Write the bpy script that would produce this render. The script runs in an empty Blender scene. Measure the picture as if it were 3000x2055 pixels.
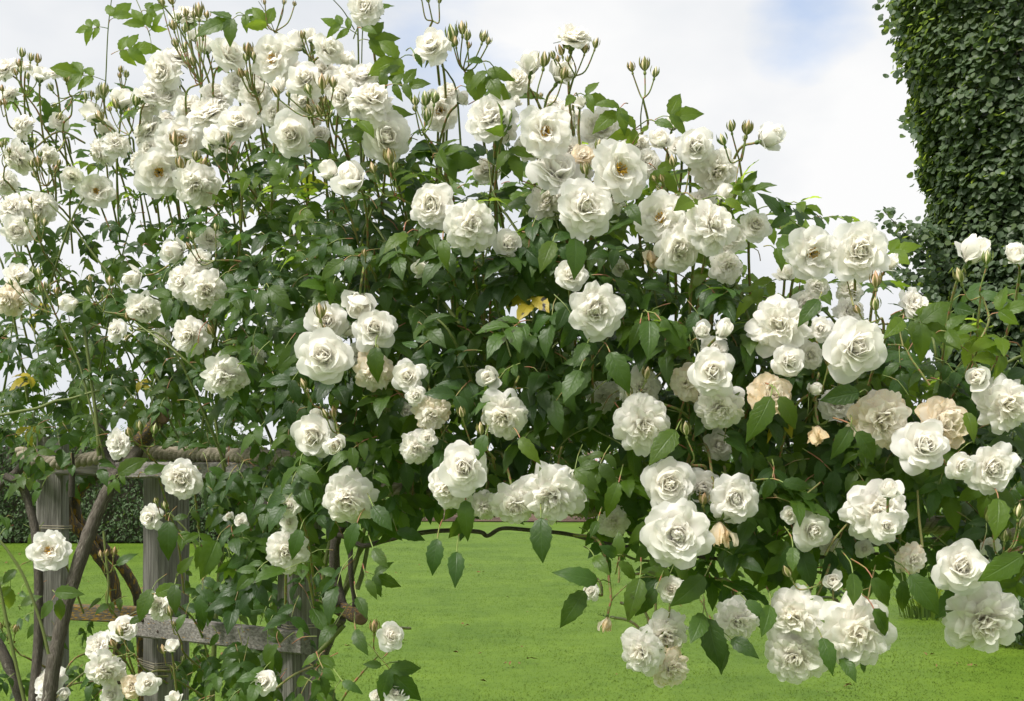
import bpy, math, random
import numpy as np
from mathutils import Vector, Matrix, Quaternion
random.seed(7); rng = np.random.default_rng(7)
R = math.radians
C = bpy.context.scene.collection
W = 0.93; HOR = 1400.0; CAMZ = 1.5

# ------------------------------------------------------------------ camera
cam = bpy.data.cameras.new('camera'); co = bpy.data.objects.new('camera', cam); C.objects.link(co)
co.location = (0, 0, CAMZ); co.rotation_euler = (R(90), 0, 0)
cam.sensor_width = 36; cam.lens = 36 / W; cam.shift_y = (HOR - 1027.5) / 3000
cam.clip_start = 0.05; cam.clip_end = 2000
bpy.context.scene.camera = co

def P(px, py, Y):
    return np.array([(px - 1500) / 3000 * W * Y, Y, CAMZ + (HOR - py) / 3000 * W * Y])
TILE = {'A1': (0, 0, .4397), 'A2': (700, 0, .4397), 'A3': (1400, 0, .4397), 'A4': (2100, 0, .5275),
        'B1': (0, 650, .4397), 'B2': (700, 650, .4397), 'B3': (1400, 650, .4397), 'B4': (2100, 650, .4397),
        'C1': (0, 1300, .4744), 'C2': (700, 1300, .4744), 'C3': (1400, 1300, .4744), 'C4': (2100, 1300, .4742)}
def T(t, x, y):
    a = TILE[t]; return a[0] + x * a[2], a[1] + y * a[2]
def Yfront(px, py=1000):                                   # depth of the front of the rose mass
    y = np.interp(px, [0, 350, 650, 950, 1500, 3000], [2.55, 2.42, 2.12, 1.86, 1.74, 1.68])
    return y + np.interp(py, [0, 500, 900, 1500, 2055], [.10, .05, 0, 0, .06])

# ------------------------------------------------------------------ materials
def mat(name):
    m = bpy.data.materials.new(name); m.use_nodes = True
    nt = m.node_tree; nt.nodes.clear()
    return m, nt, nt.nodes, nt.links
def N(nt, typ, **kw):
    n = nt.nodes.new(typ)
    for k, v in kw.items():
        if k.startswith('i_'):
            n.inputs[k[2:].replace('_', ' ')].default_value = v
        else: setattr(n, k, v)
    return n
def mixc(nt, fac, a, b, mode='MIX'):
    n = nt.nodes.new('ShaderNodeMix'); n.data_type = 'RGBA'; n.blend_type = mode
    for i, v in ((0, fac), (6, a), (7, b)):
        if isinstance(v, bpy.types.NodeSocket): nt.links.new(v, n.inputs[i])
        else: n.inputs[i].default_value = v if not isinstance(v, tuple) else (*v, 1)
    return n.outputs[2]
def mth(nt, op, a, b=0.0, clamp=False):
    n = nt.nodes.new('ShaderNodeMath'); n.operation = op; n.use_clamp = clamp
    for i, v in enumerate((a, b)):
        if isinstance(v, bpy.types.NodeSocket): nt.links.new(v, n.inputs[i])
        else: n.inputs[i].default_value = v
    return n.outputs[0]
def maprange(nt, v, a, b, c=0.0, d=1.0):
    n = nt.nodes.new('ShaderNodeMapRange'); nt.links.new(v, n.inputs[0])
    for i, k in enumerate((a, b, c, d)): n.inputs[i + 1].default_value = k
    return n.outputs[0]
def noise(nt, scale, detail=3, vec=None, rough=.55):
    n = nt.nodes.new('ShaderNodeTexNoise'); n.inputs['Scale'].default_value = scale
    n.inputs['Detail'].default_value = detail; n.inputs['Roughness'].default_value = rough
    if vec is not None: nt.links.new(vec, n.inputs['Vector'])
    return n.outputs['Fac']
def attr(nt, name):
    n = nt.nodes.new('ShaderNodeAttribute'); n.attribute_name = name
    s = nt.nodes.new('ShaderNodeSeparateColor'); nt.links.new(n.outputs['Color'], s.inputs[0])
    return s.outputs

def leaf_material(name, dark, mid, young_sunlit, back, trans, tmix=.38, rough=.46, veins=True):
    m, nt, n, l = mat(name)
    r, g, b = attr(nt, 'Col')
    col = mixc(nt, r, dark, mid)
    col = mixc(nt, g, col, young_sunlit)
    geo = N(nt, 'ShaderNodeNewGeometry')
    pn = noise(nt, 60, 2)
    col = mixc(nt, mth(nt, 'MULTIPLY', pn, .30), col, (.02, .045, .012))
    bump = None
    if veins:
        uv = N(nt, 'ShaderNodeUVMap'); sp = N(nt, 'ShaderNodeSeparateXYZ'); l.new(uv.outputs[0], sp.inputs[0])
        au = mth(nt, 'ABSOLUTE', mth(nt, 'SUBTRACT', sp.outputs[0], .5))
        midrib = maprange(nt, au, .0, .05, 1, 0)
        wv = mth(nt, 'SINE', mth(nt, 'MULTIPLY', mth(nt, 'SUBTRACT', sp.outputs[1], mth(nt, 'MULTIPLY', au, .55)), 48))
        vein = maprange(nt, wv, .78, 1.0, 0, .5)
        vf = mth(nt, 'MAXIMUM', midrib, vein)
        col = mixc(nt, mth(nt, 'MULTIPLY', vf, .2), col, (.12, .20, .07))
        # ageing leaves: yellow, with black spots
        yl = maprange(nt, b, .5, .75)
        sv = N(nt, 'ShaderNodeTexNoise'); sv.inputs['Scale'].default_value = 75; sv.inputs['Detail'].default_value = 1
        spot = maprange(nt, sv.outputs['Fac'], .60, .66)
        col = mixc(nt, yl, col, (.42, .33, .025))
        spotf = mth(nt, 'MULTIPLY', spot, maprange(nt, b, .2, .5))
        col = mixc(nt, spotf, col, (.02, .014, .01))
        bp = N(nt, 'ShaderNodeBump'); bp.inputs['Strength'].default_value = .35; bp.inputs['Distance'].default_value = .002
        l.new(mth(nt, 'SUBTRACT', mth(nt, 'MULTIPLY', noise(nt, 110, 1), .8), vf), bp.inputs['Height']); bump = bp.outputs[0]
    front = col
    col = mixc(nt, geo.outputs['Backfacing'], front, mixc(nt, .55, front, back))
    p = N(nt, 'ShaderNodeBsdfPrincipled'); l.new(col, p.inputs['Base Color'])
    p.inputs['Roughness'].default_value = rough; p.inputs['Specular IOR Level'].default_value = .40
    tr = N(nt, 'ShaderNodeBsdfTranslucent')
    tcol = mixc(nt, mth(nt, 'MULTIPLY', g, .8), mixc(nt, .62, front, trans), (.50, .66, .07)); l.new(tcol, tr.inputs['Color'])
    if bump: l.new(bump, p.inputs['Normal'])
    ms = N(nt, 'ShaderNodeMixShader'); l.new(mth(nt, 'ADD', tmix, mth(nt, 'MULTIPLY', g, .28), True), ms.inputs[0])
    l.new(p.outputs[0], ms.inputs[1]); l.new(tr.outputs[0], ms.inputs[2])
    o = N(nt, 'ShaderNodeOutputMaterial'); l.new(ms.outputs[0], o.inputs[0])
    return m
M = {}
M['leaf'] = leaf_material('rose_leaf', (.013, .038, .009), (.042, .104, .013), (.125, .20, .010), (.075, .13, .05), (.19, .35, .015))
M['round_leaf'] = leaf_material('round_leaf', (.030, .062, .030), (.076, .128, .062), (.17, .22, .09), (.085, .12, .065), (.10, .19, .04), .28, .5, False)
M['far_leaf'] = leaf_material('far_leaf', (.016, .042, .011), (.038, .09, .016), (.09, .15, .025), (.08, .13, .05), (.15, .28, .03), .2, .6, False)

def petal_material():
    m, nt, n, l = mat('rose_petal')
    r, g, b = attr(nt, 'Col')
    oi = N(nt, 'ShaderNodeObjectInfo')
    cream = mth(nt, 'MULTIPLY', r, maprange(nt, oi.outputs['Random'], 0, 1, .35, 1.15))
    col = mixc(nt, mth(nt, 'MINIMUM', cream, 1.0), (.97, .955, .92), (.975, .925, .77))
    col = mixc(nt, maprange(nt, noise(nt, 90, 2), .64, .82, 0, .14), col, (.83, .72, .60))
    nz = noise(nt, 55, 4)
    col = mixc(nt, mth(nt, 'MULTIPLY', b, .9), col, (.95, .81, .58))
    br = mth(nt, 'MULTIPLY', mth(nt, 'MULTIPLY', g, 1.5), maprange(nt, nz, .34, .60, .12, 1.0), True)
    col = mixc(nt, mth(nt, 'MINIMUM', mth(nt, 'MULTIPLY', br, 1.6), .85), col, (.90, .68, .36))
    col = mixc(nt, maprange(nt, br, .55, 1.0, 0, .85), col, (.52, .28, .09))
    bp = N(nt, 'ShaderNodeBump'); bp.inputs['Strength'].default_value = .12; bp.inputs['Distance'].default_value = .003
    l.new(noise(nt, 120, 3), bp.inputs['Height'])
    d = N(nt, 'ShaderNodeBsdfPrincipled'); d.inputs['Roughness'].default_value = .62; d.inputs['Specular IOR Level'].default_value = .25
    l.new(col, d.inputs['Base Color']); l.new(bp.outputs[0], d.inputs['Normal'])
    t = N(nt, 'ShaderNodeBsdfTranslucent'); l.new(mixc(nt, .4, col, (.97, .94, .86)), t.inputs['Color'])
    ms = N(nt, 'ShaderNodeMixShader'); ms.inputs[0].default_value = .58
    l.new(d.outputs[0], ms.inputs[1]); l.new(t.outputs[0], ms.inputs[2])
    o = N(nt, 'ShaderNodeOutputMaterial'); l.new(ms.outputs[0], o.inputs[0])
    return m
M['petal'] = petal_material()

def simple(name, c1, c2, scale=30, rough=.7, c3=None, t3=(.6, .7), bump=.3, dist=.004, stretch=None, spec=.3):
    m, nt, n, l = mat(name)
    vec = None
    if stretch:
        tc = N(nt, 'ShaderNodeTexCoord'); mp = N(nt, 'ShaderNodeMapping'); mp.inputs['Scale'].default_value = stretch
        l.new(tc.outputs['Object'], mp.inputs[0]); vec = mp.outputs[0]
    nz = noise(nt, scale, 5, vec)
    col = mixc(nt, maprange(nt, nz, .3, .7), c1, c2)
    if c3:
        z = noise(nt, 22, 5)
        col = mixc(nt, maprange(nt, z, *t3), col, c3)
    p = N(nt, 'ShaderNodeBsdfPrincipled'); l.new(col, p.inputs['Base Color']); p.inputs['Roughness'].default_value = rough
    p.inputs['Specular IOR Level'].default_value = spec
    if bump:
        bp = N(nt, 'ShaderNodeBump'); bp.inputs['Strength'].default_value = bump; bp.inputs['Distance'].default_value = dist
        l.new(noise(nt, scale * 2, 5, vec), bp.inputs['Height']); l.new(bp.outputs[0], p.inputs['Normal'])
    o = N(nt, 'ShaderNodeOutputMaterial'); l.new(p.outputs[0], o.inputs[0])
    return m
M['bark'] = simple('cane_bark', (.075, .062, .050), (.20, .175, .145), 45, .9, (.34, .31, .26), (.62, .70), 1.0, .006)
M['lichen_bark'] = simple('lichen_bark', (.07, .055, .04), (.15, .12, .09), 60, .9, (.38, .23, .035), (.53, .60), 1.0, .006)
M['cut_wood'] = simple('cut_wood', (.10, .06, .035), (.19, .13, .08), 90, .9)
M['green_cane'] = simple('green_cane', (.085, .115, .03), (.17, .20, .06), 50, .5, None)
M['stem'] = simple('flower_stalk', (.13, .20, .045), (.22, .26, .08), 25, .5, (.30, .13, .075), (.5, .6), 0)
M['sepal'] = simple('sepal', (.09, .14, .035), (.16, .22, .07), 60, .5, None, bump=0)
M['wood'] = simple('weathered_wood', (.085, .08, .07), (.27, .257, .235), 26, .9, None, bump=.7, dist=.003, stretch=(8, 8, .35))
M['rail_wood'] = simple('weathered_rail', (.085, .08, .068), (.27, .255, .235), 26, .9, (.36, .20, .02), (.64, .70), .7, .003, (.5, 8, 8))
M['lichen_wood'] = simple('lichen_rail', (.09, .075, .055), (.20, .18, .15), 26, .9, (.44, .25, .03), (.52, .58), .9, .004, (.5, 8, 8))
M['rope'] = simple('rope_fibre', (.19, .165, .12), (.38, .335, .26), 120, .95, None, bump=.7, dist=.002)
M['twine'] = simple('twine', (.25, .22, .16), (.4, .36, .28), 100, .9, None, bump=0)
M['nail'] = simple('nail_head', (.03, .025, .02), (.06, .04, .03), 60, .6, None, bump=0)
M['stamen'] = simple('stamen', (.78, .50, .05), (.60, .33, .04), 400, .8, None, bump=0)
M['soil'] = simple('soil', (.06, .035, .022), (.13, .08, .055), 6, .95, None, bump=.5, dist=.03)
M['trunk'] = simple('trunk_bark', (.06, .05, .04), (.13, .11, .09), 12, .9)
M['litter'] = simple('dry_leaf', (.10, .055, .02), (.20, .12, .05), 12, .9, None, bump=0)
M['pink'] = simple('pink_blossom', (.75, .35, .38), (.82, .62, .60), 3, .7, None, bump=0)

def bud_material():
    m, nt, n, l = mat('bud_skin')
    r, g, b = attr(nt, 'Col')
    oi = N(nt, 'ShaderNodeObjectInfo')
    pet = mixc(nt, oi.outputs['Random'], (.80, .72, .47), (.58, .25, .17))
    pet = mixc(nt, r, (.75, .68, .42), pet)
    sep = mixc(nt, mth(nt, 'MULTIPLY', oi.outputs['Random'], b), (.17, .24, .06), (.32, .19, .08))
    col = mixc(nt, g, pet, sep)
    p = N(nt, 'ShaderNodeBsdfPrincipled'); l.new(col, p.inputs['Base Color']); p.inputs['Roughness'].default_value = .5
    p.inputs['Specular IOR Level'].default_value = .35
    o = N(nt, 'ShaderNodeOutputMaterial'); l.new(p.outputs[0], o.inputs[0])
    return m
M['bud'] = bud_material()

def lawn_material(blade=False):
    m, nt, n, l = mat('lawn_grass' if not blade else 'grass_blade')
    tc = N(nt, 'ShaderNodeNewGeometry'); pos = tc.outputs['Position']
    big = noise(nt, .8, 4, pos); med = noise(nt, 4.5, 5, pos, .65)
    a = mth(nt, 'ADD', mth(nt, 'MULTIPLY', big, .55), mth(nt, 'MULTIPLY', med, .45))
    col = mixc(nt, maprange(nt, a, .36, .64), (.062, .114, .012), (.108, .176, .019))
    if blade:
        r, g, b = attr(nt, 'Col')
        col = mixc(nt, mth(nt, 'MULTIPLY', r, .35), col, (.16, .22, .022))
        col = mixc(nt, mth(nt, 'MULTIPLY', g, .3), col, (.048, .092, .006))
    else:
        fine = noise(nt, 60, 3, pos)
        col = mixc(nt, maprange(nt, fine, .35, .65, 0, .25), col, (.048, .092, .006))
    p = N(nt, 'ShaderNodeBsdfPrincipled'); l.new(col, p.inputs['Base Color']); p.inputs['Roughness'].default_value = .6
    p.inputs['Specular IOR Level'].default_value = .06
    o = N(nt, 'ShaderNodeOutputMaterial')
    if blade:
        up = N(nt, 'ShaderNodeCombineXYZ'); up.inputs[2].default_value = 1; l.new(up.outputs[0], p.inputs['Normal'])
    l.new(p.outputs[0], o.inputs[0])
    return m
M['lawn'] = lawn_material(); M['blade'] = lawn_material(True)

# ------------------------------------------------------------------ mesh helpers
class MB:
    """collects vertices, faces, uv and colour, and links them as one mesh object"""
    def __init__(s): s.v = []; s.f = []; s.uv = []; s.c = []; s.mi = []; s.n = 0
    def add(s, v, f, mi=0, uv=None, c=None):
        v = np.asarray(v, float); f = np.asarray(f, int)
        s.v.append(v); s.f.append((f + s.n, mi)); s.n += len(v)
        s.uv.append(np.zeros((len(v), 2)) if uv is None else np.asarray(uv, float))
        s.c.append(np.tile((.5, 0, 0), (len(v), 1)) if c is None else np.asarray(c, float))
    def mesh(s, name, mats, smooth=True):
        me = bpy.data.meshes.new(name)
        v = np.concatenate(s.v); uv = np.concatenate(s.uv); c = np.concatenate(s.c)
        lt = np.concatenate([np.full(len(f), f.shape[1]) for f, _ in s.f]).astype(np.int32)
        li = np.concatenate([f.ravel() for f, _ in s.f]).astype(np.int32)
        mi = np.concatenate([np.full(len(f), m) for f, m in s.f]).astype(np.int32)
        ls = np.concatenate([[0], np.cumsum(lt)[:-1]]).astype(np.int32)
        me.vertices.add(len(v)); me.vertices.foreach_set('co', v.astype(np.float32).ravel())
        me.loops.add(len(li)); me.loops.foreach_set('vertex_index', li)
        me.polygons.add(len(lt)); me.polygons.foreach_set('loop_start', ls); me.polygons.foreach_set('loop_total', lt)
        me.polygons.foreach_set('material_index', mi)
        me.polygons.foreach_set('use_smooth', np.full(len(lt), smooth))
        u = me.uv_layers.new(name='UVMap'); u.data.foreach_set('uv', uv[li].astype(np.float32).ravel())
        ca = me.color_attributes.new('Col', 'FLOAT_COLOR', 'POINT')
        ca.data.foreach_set('color', np.concatenate([c, np.ones((len(c), 1))], 1).astype(np.float32).ravel())
        for m in mats: me.materials.append(M[m])
        me.update(calc_edges=True); me.validate()
        return me
def link(name, me, parent=None, loc=None):
    o = bpy.data.objects.new(name, me); C.objects.link(o)
    if parent is not None: o.parent = parent
    if loc is not None: o.location = loc
    return o
def tag(o, label=None, cat=None, group=None, kind=None):
    for k, v in (('label', label), ('category', cat), ('group', group), ('kind', kind)):
        if v: o[k] = v
    return o
def empty(name, loc):
    o = bpy.data.objects.new(name, None); C.objects.link(o); o.location = loc; o.empty_display_size = .05
    return o
def smooth_path(pts, k=5):
    p = np.asarray(pts, float)
    if len(p) < 3: return np.linspace(p[0], p[-1], k + 1)
    q = np.vstack([2 * p[0] - p[1], p, 2 * p[-1] - p[-2]]); out = []
    for i in range(1, len(q) - 2):
        a, b, c, d = q[i - 1:i + 3]
        for t in np.arange(k) / k:
            out.append(.5 * (2 * b + (c - a) * t + (2 * a - 5 * b + 4 * c - d) * t ** 2 + (3 * b - a - 3 * c + d) * t ** 3))
    out.append(p[-1]); return np.array(out)
def tube(mb, pts, r0, r1=None, ns=6, k=5, mi=0, knob=0.0, capend=True, raw=False):
    p = np.asarray(pts, float) if raw else smooth_path(pts, k)
    r1 = r0 if r1 is None else r1
    n = len(p); t = np.gradient(p, axis=0); t /= np.linalg.norm(t, axis=1)[:, None] + 1e-9
    ref = np.array([0, 0, 1.0]) if abs(t[0][2]) < .9 else np.array([1.0, 0, 0])
    vs = []; rr = np.linspace(r0, r1, n)
    if knob: rr = rr * (1 + knob * rng.standard_normal(n))
    x = np.cross(ref, t[0]); x /= np.linalg.norm(x)
    ang = np.arange(ns) * 2 * np.pi / ns
    for i in range(n):
        x = x - t[i] * np.dot(x, t[i]); x /= np.linalg.norm(x) + 1e-9; y = np.cross(t[i], x)
        vs.append(p[i] + rr[i] * (np.cos(ang)[:, None] * x + np.sin(ang)[:, None] * y))
    v = np.concatenate(vs); f = []
    for i in range(n - 1):
        for j in range(ns):
            a = i * ns + j; b = i * ns + (j + 1) % ns; f.append((a, b, b + ns, a + ns))
    mb.add(v, f, mi)
    if capend:
        mb.add(np.vstack([vs[-1], p[-1]]), [(j, (j + 1) % ns, ns) for j in range(ns)], mi)
        mb.add(np.vstack([vs[0], p[0]]), [((j + 1) % ns, j, ns) for j in range(ns)], mi)
def box_between(mb, a, b, h, th, up=(0, 0, 1), mi=0, bev=.004):
    """a bevelled timber from a to b, h high and th thick"""
    a = np.asarray(a, float); b = np.asarray(b, float); d = b - a; L = np.linalg.norm(d); d /= L
    up = np.asarray(up, float); up = up - d * np.dot(up, d); up /= np.linalg.norm(up); s = np.cross(d, up)
    h2, t2 = h / 2, th / 2
    prof = [(-t2 + bev, -h2), (t2 - bev, -h2), (t2, -h2 + bev), (t2, h2 - bev), (t2 - bev, h2), (-t2 + bev, h2), (-t2, h2 - bev), (-t2, -h2 + bev)]
    n = max(2, int(L / .06)); vs = []
    for i in range(n + 1):
        q = a + d * L * i / n
        j = rng.uniform(-.0012, .0012, (8, 2))
        vs.append([q + s * (x + j[k, 0]) + up * (y + j[k, 1]) for k, (x, y) in enumerate(prof)])
    v = np.array(vs).reshape(-1, 3); f = []
    for i in range(n):
        for j in range(8):
            p = i * 8 + j; q = i * 8 + (j + 1) % 8; f.append((p, q, q + 8, p + 8))
    mb.add(v, f, mi)
    mb.add(vs[0], [tuple(range(7, -1, -1))], mi); mb.add(vs[-1], [tuple(range(8))], mi)

# ------------------------------------------------------------------ rose blooms
def petal(mb, az, L, Wd, f0, f1, r0=.02, z0=0, kap=2.0, ruf=.03, roll=0.0, cream=.3, brown=0.0, twist=0, nu=9, nv=8, notch=.05, tipcurl=0):
    us = np.linspace(-1, 1, nu); vs = np.linspace(0, 1, nv)
    ph, ph2 = rng.uniform(0, 6.28, 2); k1 = rng.uniform(2.0, 4.5); nk = rng.uniform(0, 1.4)
    # profile by integration, fine
    m = 40; vv = np.linspace(0, 1.0, m); phi = np.radians(f0 + (f1 - f0) * vv ** 1.1 + tipcurl * np.clip(vv - .7, 0, 1) / .3)
    rr = r0 + np.concatenate([[0], np.cumsum(np.sin(phi[:-1]))]) * L / (m - 1)
    zz = z0 + np.concatenate([[0], np.cumsum(np.cos(phi[:-1]))]) * L / (m - 1)
    V = []; CC = []; UV = []
    ca, sa = math.cos(az), math.sin(az)
    for v in vs:
        for u in us:
            ve = v * (1 - .40 * abs(u) ** 2.5 - notch * math.exp(-(u / .22) ** 2) * nk + .022 * math.sin(u * 5 + ph2) + .012 * math.sin(u * 11 + ph))
            r = np.interp(ve, vv, rr); z = np.interp(ve, vv, zz); p = np.interp(ve, vv, phi)
            w = Wd * (1 - .74 * (1 - v) ** 2.2) / 2
            s = u * w; a = s * kap
            lat = math.sin(a) / kap if kap > .01 else s
            dn = (1 - math.cos(a)) / kap if kap > .01 else 0
            dn += ruf * v ** 1.6 * math.sin(u * k1 + ph) * (.4 + abs(u)) + ruf * .6 * v * v * math.sin(v * 9 + u * 4 + ph2)
            dn -= roll * (v ** 3) * (abs(u) ** 2 + .35)
            dn += twist * u * v * w
            nr, nz = -math.cos(p), math.sin(p)
            r2 = r + nr * dn; z2 = z + nz * dn
            V.append((ca * r2 - sa * lat, sa * r2 + ca * lat, z2))
            CC.append((cream * (1 - .55 * v), brown * (.3 + .7 * v ** 2 * (.5 + .5 * abs(u))), AGE[0] * (.55 + .45 * v))); UV.append((u * .5 + .5, v))
    f = [(i * nu + j, i * nu + j + 1, (i + 1) * nu + j + 1, (i + 1) * nu + j) for i in range(nv - 1) for j in range(nu - 1)]
    mb.add(V, f, 0, UV, CC)

AGE = [0]
def U(a, b): return float(rng.uniform(a, b))
BO = [0, 1]
def ring(mb, n, L, Wd, f0, f1, jitter=1.0, off=None, **kw):
    f0 += BO[0] * .5; f1 += BO[0]; jitter *= BO[1]
    if rng.random() < .25: n += random.choice((-1, 1))
    o = U(0, 6.28) if off is None else off
    kap = kw.pop('kap', 2.0); ruf = kw.pop('ruf', .03)
    br = kw.pop('brown', 0)
    for i in range(n):
        petal(mb, o + i * 6.283 / n + U(-.16, .16) * jitter, L * U(.82, 1.12), Wd * U(.82, 1.2), f0 + U(-7, 7) * jitter, f1 + U(-16, 16) * jitter,
              kap=kap * U(.7, 1.3), ruf=ruf * U(.6, 1.5), brown=br * U(.2, 1.0), twist=U(-.25, .25) * jitter, **kw)
def bloom(kind):
    mb = MB(); BO[0] = U(-13, 9) if kind in 'FWRS' else 0; BO[1] = U(.6, 1.2); AGE[0] = {'W': U(.2, .5), 'X': U(.15, .45), 'H': .7}.get(kind, 0)
    if kind in 'FW':
        b = .0 if kind == 'F' else .7
        j = 1.0 if kind == 'F' else 1.3
        ring(mb, 7, .50, .42, 76, 96, j, ruf=.035, kap=1.2, roll=.05, cream=.12, brown=b, tipcurl=U(0, 35))
        ring(mb, 8, .47, .38, 66, 84, j, ruf=.032, kap=1.6, roll=.035, cream=.16, brown=b * .8, z0=.012)
        ring(mb, 8, .42, .34, 57, 68, j, ruf=.03, kap=2.0, roll=.03, cream=.2, brown=b * .6, z0=.02)
        ring(mb, 9, .37, .29, 48, 50, j * 1.2, ruf=.03, kap=2.4, roll=.02, cream=.3, brown=b * .35, z0=.03)
        ring(mb, 8, .325, .26, 42, 26, j * 1.5, ruf=.028, kap=3.0, roll=.02, cream=.42, z0=.035)
        ring(mb, 8, .29, .22, 36, -4, j * 2.0, ruf=.028, kap=3.4, cream=.55, z0=.04)
        ring(mb, 8, .25, .19, 30, -38, j * 2.4, ruf=.03, kap=3.6, cream=.7, z0=.05)
        ring(mb, 6, .20, .16, 24, -75, j * 3, ruf=.03, kap=4, cream=.8, z0=.065)
        for q in range(7): petal(mb, U(0, 6.28), U(.10, .17), U(.09, .15), U(20, 70), U(-30, 40), r0=U(-.02, .03), z0=.10 + U(-.03, .02), kap=U(2, 6), ruf=.03, cream=.85)
    elif kind in 'DX':                                       # drooping pompon with reflexed outer petals
        b = .0 if kind == 'D' else .65
        ring(mb, 7, .52, .40, 84, 128, 1.1, ruf=.04, kap=1.0, roll=.06, cream=.16, brown=b, z0=-.02)
        ring(mb, 9, .50, .34, 76, 116, 1.2, ruf=.04, kap=1.3, roll=.05, cream=.18, brown=b * .8)
        ring(mb, 10, .46, .30, 66, 100, 1.3, ruf=.04, kap=1.7, roll=.04, cream=.22, brown=b * .5, z0=.01)
        ring(mb, 10, .42, .27, 56, 84, 1.5, ruf=.035, kap=2.2, roll=.03, cream=.3, brown=b * .3, z0=.03)
        ring(mb, 10, .38, .24, 46, 66, 1.8, ruf=.035, kap=2.8, roll=.02, cream=.4, z0=.05)
        ring(mb, 9, .34, .21, 36, 46, 2.2, ruf=.035, kap=3.2, cream=.52, z0=.07)
        ring(mb, 8, .30, .19, 26, 22, 2.6, ruf=.03, kap=3.6, cream=.64, z0=.09)
        ring(mb, 7, .27, .16, 14, -8, 3, ruf=.03, kap=4, cream=.75, z0=.10)
    elif kind == 'S':
        ring(mb, 6, .50, .46, 76, 92, 1, ruf=.04, kap=1.0, roll=.05, cream=.12)
        ring(mb, 7, .47, .42, 66, 84, 1, ruf=.04, kap=1.4, roll=.03, cream=.16, z0=.01)
        ring(mb, 7, .42, .36, 55, 74, 1.2, ruf=.04, kap=1.8, cream=.22, z0=.02)
        ring(mb, 6, .33, .26, 44, 62, 1.6, ruf=.04, kap=2.5, cream=.34, z0=.03)
        ring(mb, 4, .22, .17, 30, 30, 2.5, ruf=.04, kap=3.5, cream=.5, z0=.035)
    elif kind == 'R':
        ring(mb, 5, .52, .50, 70, 92, 1, ruf=.03, kap=1.3, roll=.09, cream=.10, tipcurl=25)
        ring(mb, 6, .48, .45, 60, 68, 1, ruf=.028, kap=1.8, roll=.06, cream=.14, z0=.01)
        ring(mb, 6, .43, .41, 50, 44, .9, ruf=.024, kap=2.4, roll=.04, cream=.2, z0=.02)
        ring(mb, 5, .40, .37, 42, 14, .8, ruf=.02, kap=3.2, roll=.03, cream=.32, z0=.03)
        ring(mb, 5, .37, .33, 36, -12, .8, ruf=.018, kap=4.0, roll=.02, cream=.44, z0=.035)
        ring(mb, 4, .35, .28, 28, -26, .8, ruf=.015, kap=5.0, roll=.015, cream=.56, z0=.045)
        ring(mb, 4, .32, .23, 20, -32, .8, ruf=.015, kap=6.5, cream=.66, z0=.055)
        ring(mb, 3, .30, .18, 12, -28, .7, ruf=.015, kap=9, cream=.75, z0=.065)
        ring(mb, 3, .29, .12, 5, -14, .6, ruf=.012, kap=12, cream=.8, z0=.07)
    elif kind == 'C':                                        # half-open cup, taller than wide
        ring(mb, 3, .66, .62, 46, 34, .9, ruf=.02, kap=2.4, roll=.10, cream=.12)
        ring(mb, 4, .74, .66, 50, -22, .6, ruf=.015, kap=2.9, roll=.03, cream=.16, z0=.01)
        ring(mb, 3, .74, .58, 42, -28, .5, ruf=.012, kap=3.6, roll=.02, cream=.22, z0=.02)
        ring(mb, 3, .70, .46, 30, -22, .5, ruf=.012, kap=5.0, cream=.32, z0=.03)
        ring(mb, 3, .66, .34, 16, -10, .4, ruf=.01, kap=7.5, cream=.42, z0=.04)
    elif kind == 'H':                                        # collapsed bloom of limp petals
        for i in range(11):
            petal(mb, U(0, 6.28), U(.5, .8), U(.16, .34), U(15, 45), U(-25, 25), kap=U(2, 8), ruf=.07, roll=.04, cream=.5,
                  brown=U(.1, .95), twist=U(-1, 1))
    return mb.mesh('rose_petals_' + kind, ['petal'])
BM = {k: [bloom(k) for _ in range(n)] for k, n in (('F', 16), ('W', 6), ('D', 9), ('X', 6), ('S', 6), ('R', 12), ('C', 8), ('H', 5))}
BZ = {'F': -.02, 'W': -.02, 'S': -.02, 'R': -.02, 'C': -.02, 'H': -.02}
def stamens_mesh():
    mb = MB()
    for i in range(60):
        a = U(0, 6.28); r = .02 + .085 * math.sqrt(U(0, 1)); h = .15 + U(-.03, .03) - r * .3
        b = np.array([r * .45 * math.cos(a), r * .45 * math.sin(a), .04]); t = np.array([r * math.cos(a), r * math.sin(a), h])
        tube(mb, [b, t], .0035, .003, 3, 1)
        v = np.array([(x, y, z) for x, y, z in ((1, 0, 0), (0, 1, 0), (-1, 0, 0), (0, -1, 0), (0, 0, 1), (0, 0, -1))]) * U(.011, .017) + t
        mb.add(v, [(0, 1, 4), (1, 2, 4), (2, 3, 4), (3, 0, 4), (1, 0, 5), (2, 1, 5), (3, 2, 5), (0, 3, 5)])
    return mb.mesh('rose_stamens', ['stamen'])
STAMENS = stamens_mesh()
def lathe(mb, prof, ns=12, mi=0, col=None):
    ang = np.arange(ns) * 2 * np.pi / ns; v = []; c = []
    for k, (r, z) in enumerate(prof):
        for a in ang:
            v.append((r * math.cos(a), r * math.sin(a), z)); c.append(col(a, k / (len(prof) - 1)) if col else (.5, 0, 0))
    f = [(i * ns + j, i * ns + (j + 1) % ns, (i + 1) * ns + (j + 1) % ns, (i + 1) * ns + j) for i in range(len(prof) - 1) for j in range(ns)]
    mb.add(v, f, mi, None, c)
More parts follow.
